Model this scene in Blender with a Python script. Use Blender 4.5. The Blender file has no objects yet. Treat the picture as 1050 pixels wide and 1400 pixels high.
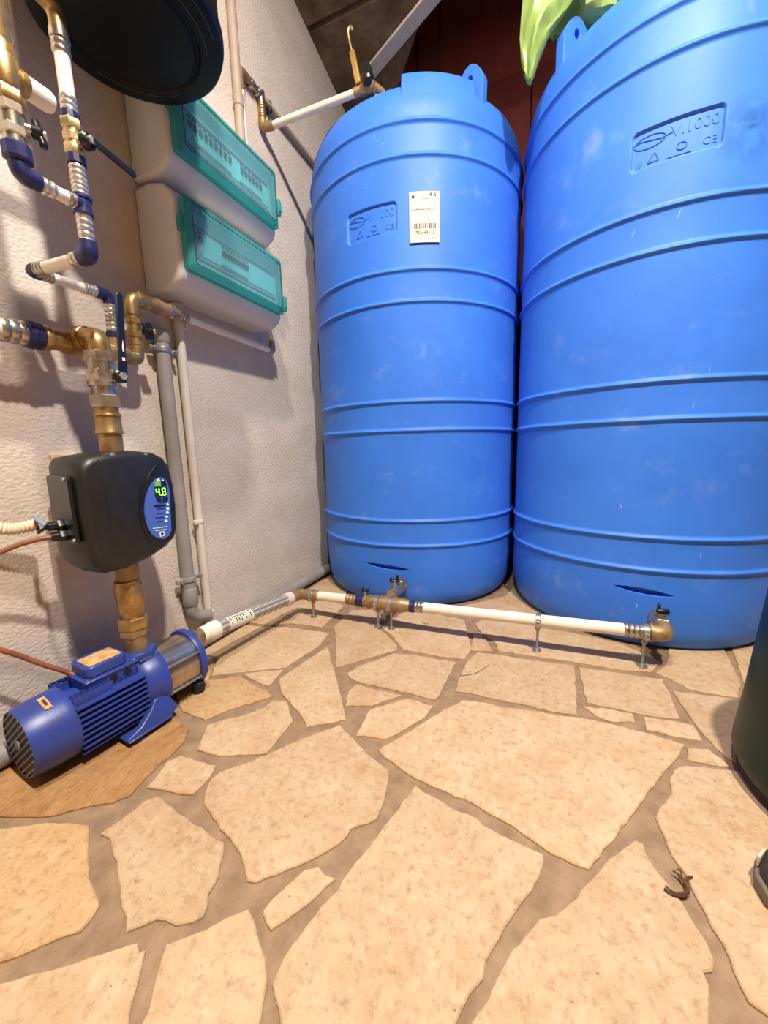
import bpy, bmesh, math, random
from mathutils import Matrix, Vector, noise as mnoise

random.seed(7)
SC = bpy.context.scene
COL = SC.collection

# ------------------------------------------------------------------ camera
cd = bpy.data.cameras.new('camera')
cam = bpy.data.objects.new('camera', cd)
COL.objects.link(cam)
cd.sensor_fit = 'HORIZONTAL'
cd.sensor_width = 36.0
cd.lens = 526.0 / 1050.0 * 36.0
cd.clip_start = 0.02
cam.matrix_world = Matrix((
    (0.924348, -0.041291, 0.379309, 0.0),
    (0.380828, 0.160958, -0.910529, 0.0),
    (-0.023456, 0.986097, 0.164506, 0.6),
    (0, 0, 0, 1)))
SC.camera = cam

# ------------------------------------------------------------------ world, lamps, exposure
wd = bpy.data.worlds.new('room_ambience')
SC.world = wd
wd.use_nodes = True
wd.node_tree.nodes['Background'].inputs['Color'].default_value = (1.0, 0.9, 0.8, 1)
wd.node_tree.nodes['Background'].inputs['Strength'].default_value = 0.12


def lamp(name, loc, size, power, color, target=(0, 0, -1)):
    ld = bpy.data.lights.new(name, 'AREA')
    ld.shape = 'DISK'
    ld.size = size
    ld.energy = power
    ld.color = color
    o = bpy.data.objects.new(name, ld)
    o.location = loc
    o.rotation_euler = Vector(target).to_track_quat('-Z', 'Y').to_euler()
    COL.objects.link(o)
    return o


lamp('ceiling_lamp', (-0.10, 0.14, 2.62), 0.09, 30, (1.0, 0.91, 0.80))
lamp('ceiling_lamp', (0.46, 0.10, 2.62), 0.09, 64, (1.0, 0.91, 0.80))

SC.view_settings.view_transform = 'Standard'
SC.view_settings.look = 'None'
SC.view_settings.gamma = 1.0
SC.view_settings.use_curve_mapping = False
SC.view_settings.exposure = 0.53

# ------------------------------------------------------------------ materials
MATS = {}


def lin(c):
    return tuple((v / 255 / 12.92) if v / 255 <= 0.04045 else ((v / 255 + 0.055) / 1.055) ** 2.4 for v in c)


def mat(name, rgb, rough=0.5, metal=0.0, var=0.0, vscale=20.0, rgb2=None, bump=0.0, bscale=200.0,
        spec=0.5, coat=0.0, stretch=None, emit=0.0, lo=0.35, hi=0.65, srgb=True):
    """procedural principled material: base colour mixed by noise with a second colour, noise bump"""
    m = bpy.data.materials.new(name)
    m.use_nodes = True
    nt = m.node_tree
    bs = nt.nodes['Principled BSDF']
    c = lin(rgb) if srgb else rgb
    bs.inputs['Roughness'].default_value = rough
    bs.inputs['Metallic'].default_value = metal
    bs.inputs['Specular IOR Level'].default_value = spec
    bs.inputs['Coat Weight'].default_value = coat
    tc = nt.nodes.new('ShaderNodeTexCoord')
    mp = nt.nodes.new('ShaderNodeMapping')
    nt.links.new(tc.outputs['Object'], mp.inputs['Vector'])
    if stretch:
        mp.inputs['Scale'].default_value = stretch
    if rgb2 is None:
        rgb2 = tuple(v * (1 - var) for v in rgb)
    c2 = lin(rgb2) if srgb else rgb2
    nz = nt.nodes.new('ShaderNodeTexNoise')
    nz.inputs['Scale'].default_value = vscale
    nz.inputs['Detail'].default_value = 6
    nz.inputs['Roughness'].default_value = 0.6
    nt.links.new(mp.outputs[0], nz.inputs['Vector'])
    rp = nt.nodes.new('ShaderNodeMapRange')
    rp.inputs['From Min'].default_value = lo
    rp.inputs['From Max'].default_value = hi
    nt.links.new(nz.outputs['Fac'], rp.inputs['Value'])
    mx = nt.nodes.new('ShaderNodeMix')
    mx.data_type = 'RGBA'
    mx.inputs['A'].default_value = (*c, 1)
    mx.inputs['B'].default_value = (*c2, 1)
    nt.links.new(rp.outputs[0], mx.inputs['Factor'])
    nt.links.new(mx.outputs['Result'], bs.inputs['Base Color'])
    if bump:
        nb = nt.nodes.new('ShaderNodeTexNoise')
        nb.inputs['Scale'].default_value = bscale
        nb.inputs['Detail'].default_value = 4
        nt.links.new(mp.outputs[0], nb.inputs['Vector'])
        bp = nt.nodes.new('ShaderNodeBump')
        bp.inputs['Strength'].default_value = bump
        bp.inputs['Distance'].default_value = 0.004
        nt.links.new(nb.outputs['Fac'], bp.inputs['Height'])
        nt.links.new(bp.outputs[0], bs.inputs['Normal'])
    if emit:
        bs.inputs['Emission Color'].default_value = (*c, 1)
        bs.inputs['Emission Strength'].default_value = emit
    MATS[name] = m
    return m


def stone_mat(name, a, b, c, stretch=None):
    """beige limestone: broad tone patches, fine grain, ochre stains, slight relief; varies per stone"""
    m = bpy.data.materials.new(name)
    m.use_nodes = True
    nt = m.node_tree
    N = nt.nodes.new
    L = nt.links.new
    bs = nt.nodes['Principled BSDF']
    bs.inputs['Roughness'].default_value = 0.62
    bs.inputs['Specular IOR Level'].default_value = 0.3
    geo0 = N('ShaderNodeNewGeometry')
    geo = N('ShaderNodeMapping')
    L(geo0.outputs['Position'], geo.inputs['Vector'])
    if stretch:
        geo.inputs['Scale'].default_value = stretch
        geo.inputs['Rotation'].default_value = (0, 0, 0.15)
    oi = N('ShaderNodeObjectInfo')

    def nz(scale, detail=6, rough=0.6, vec=None):
        n = N('ShaderNodeTexNoise')
        n.inputs['Scale'].default_value = scale
        n.inputs['Detail'].default_value = detail
        n.inputs['Roughness'].default_value = rough
        L(vec or geo.outputs[0], n.inputs['Vector'])
        return n

    def rng(src, lo, hi):
        r = N('ShaderNodeMapRange')
        r.inputs['From Min'].default_value = lo
        r.inputs['From Max'].default_value = hi
        L(src, r.inputs['Value'])
        return r.outputs[0]

    def mix(f, x, y):
        k = N('ShaderNodeMix')
        k.data_type = 'RGBA'
        L(f, k.inputs['Factor'])
        for s, v in (('A', x), ('B', y)):
            if isinstance(v, tuple):
                k.inputs[s].default_value = (*lin(v), 1)
            else:
                L(v, k.inputs[s])
        return k.outputs['Result']
    base = mix(rng(nz(11, 8, 0.7).outputs['Fac'], 0.38, 0.64), a, b)
    base = mix(rng(nz(70, 8, 0.75).outputs['Fac'], 0.50, 0.68), base, tuple(int(v * 0.86) for v in b))
    base = mix(rng(nz(38, 8, 0.75).outputs['Fac'], 0.54, 0.70), base, tuple(min(255, int(v * 1.07)) for v in a))
    stain = rng(nz(4.5, 7, 0.68).outputs['Fac'], 0.54, 0.72)
    fleck = rng(nz(48, 6, 0.75).outputs['Fac'], 0.42, 0.62)
    mm = N('ShaderNodeMath')
    mm.operation = 'MULTIPLY'
    L(stain, mm.inputs[0])
    L(fleck, mm.inputs[1])
    base = mix(mm.outputs[0], base, c)
    pit = rng(nz(130, 3, 0.6).outputs['Fac'], 0.68, 0.76)
    base = mix(pit, base, tuple(int(v * 0.66) for v in c))
    hs = N('ShaderNodeHueSaturation')
    L(base, hs.inputs['Color'])
    vr = N('ShaderNodeMapRange')
    vr.inputs['To Min'].default_value = 0.93
    vr.inputs['To Max'].default_value = 1.06
    L(oi.outputs['Random'], vr.inputs['Value'])
    L(vr.outputs[0], hs.inputs['Value'])
    L(hs.outputs[0], bs.inputs['Base Color'])
    bp = N('ShaderNodeBump')
    bp.inputs['Strength'].default_value = 0.5
    bp.inputs['Distance'].default_value = 0.004
    L(nz(55, 7, 0.65).outputs['Fac'], bp.inputs['Height'])
    L(bp.outputs[0], bs.inputs['Normal'])
    MATS[name] = m
    return m


def tint_mat(name, rgb, gloss=0.12, rough=0.08):
    """clear tinted plastic: transparent colour plus a thin glossy coat"""
    m = bpy.data.materials.new(name)
    m.use_nodes = True
    nt = m.node_tree
    nt.nodes.remove(nt.nodes['Principled BSDF'])
    out = nt.nodes['Material Output']
    tr = nt.nodes.new('ShaderNodeBsdfTransparent')
    tr.inputs['Color'].default_value = (*lin(rgb), 1)
    df = nt.nodes.new('ShaderNodeBsdfPrincipled')
    df.inputs['Base Color'].default_value = (*lin(rgb), 1)
    df.inputs['Roughness'].default_value = rough
    mx = nt.nodes.new('ShaderNodeMixShader')
    mx.inputs['Fac'].default_value = gloss
    nt.links.new(tr.outputs[0], mx.inputs[1])
    nt.links.new(df.outputs[0], mx.inputs[2])
    nt.links.new(mx.outputs[0], out.inputs['Surface'])
    MATS[name] = m
    return m


stone_mat('stone', (196, 170, 138), (184, 151, 114), (160, 117, 72))
stone_mat('stone_mid', (200, 168, 128), (186, 146, 100), (142, 96, 54))
stone_mat('stone_ochre', (184, 142, 96), (162, 116, 70), (106, 68, 34), (3.2, 1.0, 1.0))
mat('mortar', (154, 127, 99), 0.85, vscale=30, rgb2=(130, 105, 80), bump=0.6, bscale=160)
mat('plaster', (210, 198, 186), 0.9, vscale=5, rgb2=(198, 184, 171), bump=0.6, bscale=110, spec=0.2,
    stretch=(1, 1, 1.5))
mat('concrete', (146, 122, 94), 0.9, vscale=9, rgb2=(96, 78, 56), bump=0.8, bscale=45, spec=0.2)
mat('raw_render', (128, 112, 96), 0.9, vscale=5, rgb2=(104, 90, 74), bump=0.6, bscale=60, spec=0.2)
mat('red_board', (100, 37, 29), 0.7, vscale=8, rgb2=(84, 30, 24), spec=0.25)
mat('white_paint', (225, 220, 210), 0.6, var=0.05)


def tank_mat():
    """blue polyethylene: slight mottling, pale rubbed smears low down, one dark damp stain"""
    m = bpy.data.materials.new('tank_blue')
    m.use_nodes = True
    nt = m.node_tree
    N, L = nt.nodes.new, nt.links.new
    bs = nt.nodes['Principled BSDF']
    bs.inputs['Roughness'].default_value = 0.5
    bs.inputs['Specular IOR Level'].default_value = 0.32
    geo = N('ShaderNodeNewGeometry')

    def nz(scale, d=6, st=(1, 1, 1)):
        mp = N('ShaderNodeMapping')
        mp.inputs['Scale'].default_value = st
        L(geo.outputs['Position'], mp.inputs['Vector'])
        n = N('ShaderNodeTexNoise')
        n.inputs['Scale'].default_value = scale
        n.inputs['Detail'].default_value = d
        n.inputs['Roughness'].default_value = 0.62
        L(mp.outputs[0], n.inputs['Vector'])
        return n.outputs['Fac']

    def rng(src, lo, hi, a=0.0, b=1.0):
        r = N('ShaderNodeMapRange')
        r.inputs['From Min'].default_value = lo
        r.inputs['From Max'].default_value = hi
        r.inputs['To Min'].default_value = a
        r.inputs['To Max'].default_value = b
        L(src, r.inputs['Value'])
        return r.outputs[0]

    def mul(a, b):
        k = N('ShaderNodeMath')
        k.operation = 'MULTIPLY'
        L(a, k.inputs[0])
        L(b, k.inputs[1])
        return k.outputs[0]

    def mix(f, x, y):
        k = N('ShaderNodeMix')
        k.data_type = 'RGBA'
        L(f, k.inputs['Factor'])
        for s, v in (('A', x), ('B', y)):
            if isinstance(v, tuple):
                k.inputs[s].default_value = (*lin(v), 1)
            else:
                L(v, k.inputs[s])
        return k.outputs['Result']
    col = mix(rng(nz(4), 0.35, 0.65), (62, 126, 232), (56, 116, 220))
    smear = mul(rng(nz(7, 7, (1, 1, 1.6)), 0.56, 0.74), rng(nz(30, 5, (1, 1, 0.6)), 0.40, 0.65, 0.0, 0.40))
    col = mix(smear, col, (150, 172, 205))

    def spot(c, r):
        d = N('ShaderNodeVectorMath')
        d.operation = 'DISTANCE'
        L(geo.outputs['Position'], d.inputs[0])
        d.inputs[1].default_value = c
        return rng(d.outputs['Value'], r, 0.0)
    damp = mul(spot((0.405, 1.262, 1.300), 0.085), rng(nz(26, 5), 0.40, 0.58, 0.0, 0.9))
    col = mix(damp, col, (38, 84, 138))
    L(col, bs.inputs['Base Color'])
    MATS['tank_blue'] = m


tank_mat()
mat('vessel_black', (9, 14, 16), 0.5, vscale=12, rgb2=(6, 9, 10), spec=0.22)
mat('scratch', (70, 80, 84), 0.6)
mat('pvc_white', (236, 230, 216), 0.4, vscale=10, rgb2=(224, 214, 196))
mat('pvc_grey', (150, 145, 140), 0.5, vscale=10, rgb2=(136, 130, 125))
mat('pvc_tan', (176, 160, 142), 0.6, vscale=10, rgb2=(160, 142, 124))
mat('conduit_cream', (216, 206, 192), 0.5, vscale=10, rgb2=(204, 192, 176))
mat('brass', (198, 166, 112), 0.38, 0.8, vscale=28, rgb2=(150, 116, 70), bump=0.1, bscale=120)
mat('brass_pale', (222, 202, 162), 0.3, 0.8, vscale=28, rgb2=(186, 160, 116))
mat('brass_dull', (176, 150, 110), 0.5, 0.55, vscale=28, rgb2=(140, 112, 76), bump=0.1, bscale=120)
mat('nickel', (206, 196, 182), 0.28, 0.9, vscale=30, rgb2=(160, 146, 128))
mat('chrome_rib', (222, 216, 206), 0.3, 0.75, vscale=50, rgb2=(180, 174, 164))
mat('zinc', (180, 178, 174), 0.4, 0.8, vscale=30, rgb2=(150, 146, 140))
mat('navy_plastic', (38, 38, 92), 0.4, vscale=15, rgb2=(30, 30, 76))
mat('black_plastic', (24, 24, 27), 0.32, vscale=20, rgb2=(18, 18, 20))
mat('black_shell', (34, 32, 31), 0.42, vscale=30, rgb2=(26, 24, 23), bump=0.05, bscale=500)
mat('white_mark', (225, 225, 222), 0.6)
mat('box_grey', (212, 208, 204), 0.5, vscale=6, rgb2=(204, 199, 194))
mat('box_dark', (120, 116, 110), 0.6)
mat('breaker_white', (222, 220, 212), 0.5)
mat('breaker_dark', (34, 38, 46), 0.5)
tint_mat('teal_clear', (198, 238, 242), 0.12)
tint_mat('teal_frame', (104, 208, 206), 0.32)
tint_mat('hose_clear', (236, 228, 214), 0.42, 0.15)
tint_mat('bag_green', (182, 210, 120), 0.60, 0.28)
mat('pump_blue', (42, 66, 152), 0.38, vscale=16, rgb2=(46, 62, 124), bump=0.04, bscale=200)
mat('pump_dark', (20, 22, 30), 0.6)
mat('stainless', (196, 184, 170), 0.24, 0.95, vscale=10, rgb2=(168, 152, 134), stretch=(1, 6, 1))
mat('grille_grey', (118, 113, 117), 0.5)
mat('rubber', (24, 22, 21), 0.7)
mat('tan_plate', (214, 178, 124), 0.5, vscale=60, rgb2=(186, 140, 82))
mat('panel_blue', (70, 100, 186), 0.45)
mat('panel_navy', (22, 26, 56), 0.4)
mat('key_green', (120, 190, 60), 0.4)
mat('led_green', (120, 255, 60), 0.4, emit=3.2)
mat('led_white', (235, 255, 240), 0.4, emit=2.2)
mat('screen_dark', (16, 44, 22), 0.3)
mat('cream_board', (226, 204, 160), 0.7, var=0.08)
mat('flex_white', (226, 206, 178), 0.6, vscale=24, rgb2=(196, 150, 96), lo=0.5, hi=0.75)
mat('cable_brown', (150, 92, 58), 0.5, vscale=30, rgb2=(124, 72, 44))
mat('cable_blue', (120, 150, 170), 0.4)
mat('paper', (222, 214, 196), 0.8, var=0.03)
mat('print', (60, 58, 56), 0.8)
mat('green_drum', (14, 42, 34), 0.42, vscale=6, rgb2=(20, 38, 20), spec=0.25)
mat('dust', (120, 128, 112), 0.9)
mat('shoe_dark', (58, 52, 48), 0.8, var=0.15)
mat('shoe_sole', (128, 116, 104), 0.8, var=0.1)
mat('shoe_pale', (205, 195, 182), 0.7, var=0.06)
mat('twig', (96, 58, 30), 0.8, var=0.3)
mat('tank_stain', (44, 96, 176), 0.6)
mat('tank_scuff', (150, 178, 222), 0.7)
mat('wood_brass', (188, 150, 84), 0.5, 0.5, var=0.2)


# ------------------------------------------------------------------ mesh builder
def V(*a):
    return Vector(a)


class B:
    def __init__(s, M=None):
        s.v, s.f, s.M = [], [], (M or Matrix())

    def add(s, vs, fs):
        n = len(s.v)
        s.v += [s.M @ Vector(p) for p in vs]
        s.f += [tuple(n + i for i in f) for f in fs]
        return s

    def box(s, c, d, R=None):
        R = R or Matrix.Identity(3)
        c = Vector(c)
        vs = [c + R @ Vector((sx * d[0] / 2, sy * d[1] / 2, sz * d[2] / 2))
              for sx in (-1, 1) for sy in (-1, 1) for sz in (-1, 1)]
        return s.add(vs, [(0, 1, 3, 2), (4, 6, 7, 5), (0, 4, 5, 1), (2, 3, 7, 6), (0, 2, 6, 4), (1, 5, 7, 3)])

    def lathe(s, prof, o, axis, seg=24, a0=0.0):
        ax = Vector(axis).normalized()
        u = ax.orthogonal().normalized()
        if abs(ax.z) < 0.9:
            u = (Vector((0, 0, 1)) - ax * ax.z).normalized()
        w = ax.cross(u)
        o = Vector(o)
        vs, fs, rings = [], [], []
        for t, r in prof:
            if r < 1e-6:
                rings.append([len(vs)])
                vs.append(o + ax * t)
            else:
                rings.append(list(range(len(vs), len(vs) + seg)))
                for k in range(seg):
                    a = a0 + 2 * math.pi * k / seg
                    vs.append(o + ax * t + (u * math.cos(a) + w * math.sin(a)) * r)
        for A, C in zip(rings, rings[1:]):
            for k in range(seg):
                k2 = (k + 1) % seg
                if len(A) == 1 and len(C) == 1:
                    continue
                if len(A) == 1:
                    fs.append((A[0], C[k2], C[k]))
                elif len(C) == 1:
                    fs.append((A[k], A[k2], C[0]))
                else:
                    fs.append((A[k], A[k2], C[k2], C[k]))
        if len(rings[0]) > 1:
            fs.append(tuple(reversed(rings[0])))
        if len(rings[-1]) > 1:
            fs.append(tuple(rings[-1]))
        return s.add(vs, fs)

    def cyl(s, p0, p1, r, seg=20, r2=None, ch=0.0):
        p0, p1 = Vector(p0), Vector(p1)
        L = (p1 - p0).length
        r2 = r if r2 is None else r2
        if ch:
            return s.lathe([(0, r - ch), (ch, r), (L - ch, r2), (L, r2 - ch)], p0, p1 - p0, seg)
        return s.lathe([(0, r), (L, r2)], p0, p1 - p0, seg)

    def hexn(s, p0, p1, r):
        p0, p1 = Vector(p0), Vector(p1)
        L = (p1 - p0).length
        return s.lathe([(0, r * 0.9), (L * 0.12, r), (L * 0.88, r), (L, r * 0.9)], p0, p1 - p0, 6, math.pi / 6)

    def tube(s, pts, r, seg=12, bend=0.0, n=6, cap=True, rf=None):
        P = [Vector(p) for p in pts]
        if bend:
            Q = [P[0]]
            for a, b, c in zip(P, P[1:], P[2:]):
                d1, d2 = (a - b), (c - b)
                k = min(bend, d1.length * 0.49, d2.length * 0.49)
                s1, s2 = b + d1.normalized() * k, b + d2.normalized() * k
                for i in range(n + 1):
                    t = i / n
                    Q.append(s1 * (1 - t) ** 2 + b * 2 * t * (1 - t) + s2 * t * t)
            Q.append(P[-1])
            P = Q
        vs, fs = [], []
        T = [(P[min(i + 1, len(P) - 1)] - P[max(i - 1, 0)]).normalized() for i in range(len(P))]
        u = T[0].orthogonal().normalized()
        for i, p in enumerate(P):
            u = (u - T[i] * u.dot(T[i])).normalized()
            w = T[i].cross(u)
            rr = rf(i / (len(P) - 1)) if rf else r
            for k in range(seg):
                a = 2 * math.pi * k / seg
                vs.append(p + (u * math.cos(a) + w * math.sin(a)) * rr)
        for i in range(len(P) - 1):
            for k in range(seg):
                k2 = (k + 1) % seg
                fs.append((i * seg + k, i * seg + k2, (i + 1) * seg + k2, (i + 1) * seg + k))
        if cap:
            fs.append(tuple(reversed(range(seg))))
            fs.append(tuple(range((len(P) - 1) * seg, len(P) * seg)))
        return s.add(vs, fs)

    def prism(s, poly, o, u, v, w):
        """polygon in (u, v) coordinates at o, extruded by vector w"""
        o, u, v, w = Vector(o), Vector(u), Vector(v), Vector(w)
        n = len(poly)
        vs = [o + u * a + v * b for a, b in poly] + [o + u * a + v * b + w for a, b in poly]
        fs = [tuple(reversed(range(n))), tuple(range(n, 2 * n))]
        fs += [(i, (i + 1) % n, n + (i + 1) % n, n + i) for i in range(n)]
        return s.add(vs, fs)

    def ribs(s, p0, p1, r, n=4, seg=20, depth=0.16):
        """pressed sleeve with rounded rings"""
        p0, p1 = Vector(p0), Vector(p1)
        L = (p1 - p0).length
        prof = [(0, r * (1 - depth))]
        for i in range(n):
            a, b = L * i / n, L * (i + 1) / n
            h = b - a
            prof += [(a + h * 0.15, r * 0.97), (a + h * 0.35, r), (a + h * 0.6, r), (a + h * 0.8, r * 0.97),
                     (b - h * 0.05, r * (1 - depth))]
        return s.lathe(prof, p0, p1 - p0, seg)

    def ball(s, c, r, seg=16, sc=(1, 1, 1)):
        c = Vector(c)
        n = 8
        vs, fs = [], []
        for i in range(1, n):
            for k in range(seg):
                a, b = math.pi * i / n, 2 * math.pi * k / seg
                vs.append(c + Vector((math.sin(a) * math.cos(b) * sc[0], math.sin(a) * math.sin(b) * sc[1],
                                      math.cos(a) * sc[2])) * r)
        top, bot = len(vs), len(vs) + 1
        vs += [c + V(0, 0, r * sc[2]), c - V(0, 0, r * sc[2])]
        for i in range(n - 2):
            for k in range(seg):
                k2 = (k + 1) % seg
                fs.append((i * seg + k, (i + 1) * seg + k, (i + 1) * seg + k2, i * seg + k2))
        for k in range(seg):
            k2 = (k + 1) % seg
            fs.append((top, k, k2))
            fs.append((bot, (n - 2) * seg + k2, (n - 2) * seg + k))
        return s.add(vs, fs)


def mk(name, b, m, parent=None, base=(0, 0, 0), smooth=38, bevel=0.0, bseg=2, label=None, kind=None):
    base = Vector(base)
    me = bpy.data.meshes.new(name)
    me.from_pydata([tuple(p - base) for p in b.v], [], b.f)
    bm = bmesh.new()
    bm.from_mesh(me)
    bmesh.ops.recalc_face_normals(bm, faces=bm.faces)
    bm.to_mesh(me)
    bm.free()
    if smooth:
        me.polygons.foreach_set('use_smooth', [True] * len(me.polygons))
        me.set_sharp_from_angle(angle=math.radians(smooth))
    me.materials.append(MATS[m] if isinstance(m, str) else m)
    o = bpy.data.objects.new(name, me)
    COL.objects.link(o)
    if parent is not None:
        o.parent = parent
    else:
        o.location = base
    if bevel:
        md = o.modifiers.new('bevel', 'BEVEL')
        md.width = bevel
        md.segments = bseg
        md.limit_method = 'ANGLE'
        md.angle_limit = math.radians(35)
    if label:
        o['label'] = label
    if kind:
        o['kind'] = kind
    return o


class Thing:
    def __init__(s, name, label, cat, base=(0, 0, 0), group=None):
        s.base = Vector(base)
        s.o = bpy.data.objects.new(name, None)
        s.o.empty_display_size = 0.05
        s.o.location = s.base
        COL.objects.link(s.o)
        s.o['label'] = label
        s.o['category'] = cat
        if group:
            s.o['group'] = group

    def part(s, name, b, m, parent=None, **k):
        return mk(name, b, m, parent or s.o, s.base, **k)


def solo(name, label, cat, b, m, base=(0, 0, 0), group=None, **k):
    o = mk(name, b, m, None, base, **k)
    o['label'] = label
    o['category'] = cat
    if group:
        o['group'] = group
    return o


def struct(name, b, m, **k):
    return mk(name, b, m, None, (0, 0, 0), kind='structure', **k)


def text_shape(txt, size, extrude=0.0):
    c = bpy.data.curves.new('lettering', 'FONT')
    c.body = txt
    c.size = size
    c.extrude = extrude
    c.resolution_u = 2
    o = bpy.data.objects.new('lettering', c)
    COL.objects.link(o)
    dg = bpy.context.evaluated_depsgraph_get()
    dg.update()
    me = bpy.data.meshes.new_from_object(o.evaluated_get(dg))
    vs = [v.co.copy() for v in me.vertices]
    fs = [tuple(p.vertices) for p in me.polygons]
    bpy.data.objects.remove(o)
    bpy.data.curves.remove(c)
    bpy.data.meshes.remove(me)
    return vs, fs


def rrect(w, h, r, n=4):
    pts = []
    for cx, cy, a0 in ((w / 2 - r, h / 2 - r, 0), (-w / 2 + r, h / 2 - r, 90), (-w / 2 + r, -h / 2 + r, 180),
                       (w / 2 - r, -h / 2 + r, 270)):
        for i in range(n + 1):
            a = math.radians(a0 + 90 * i / n)
            pts.append((cx + r * math.cos(a), cy + r * math.sin(a)))
    return pts


# ================================================================== THE SETTING
WX = -0.98      # plaster wall face
BY = 2.26       # back wall face
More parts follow.
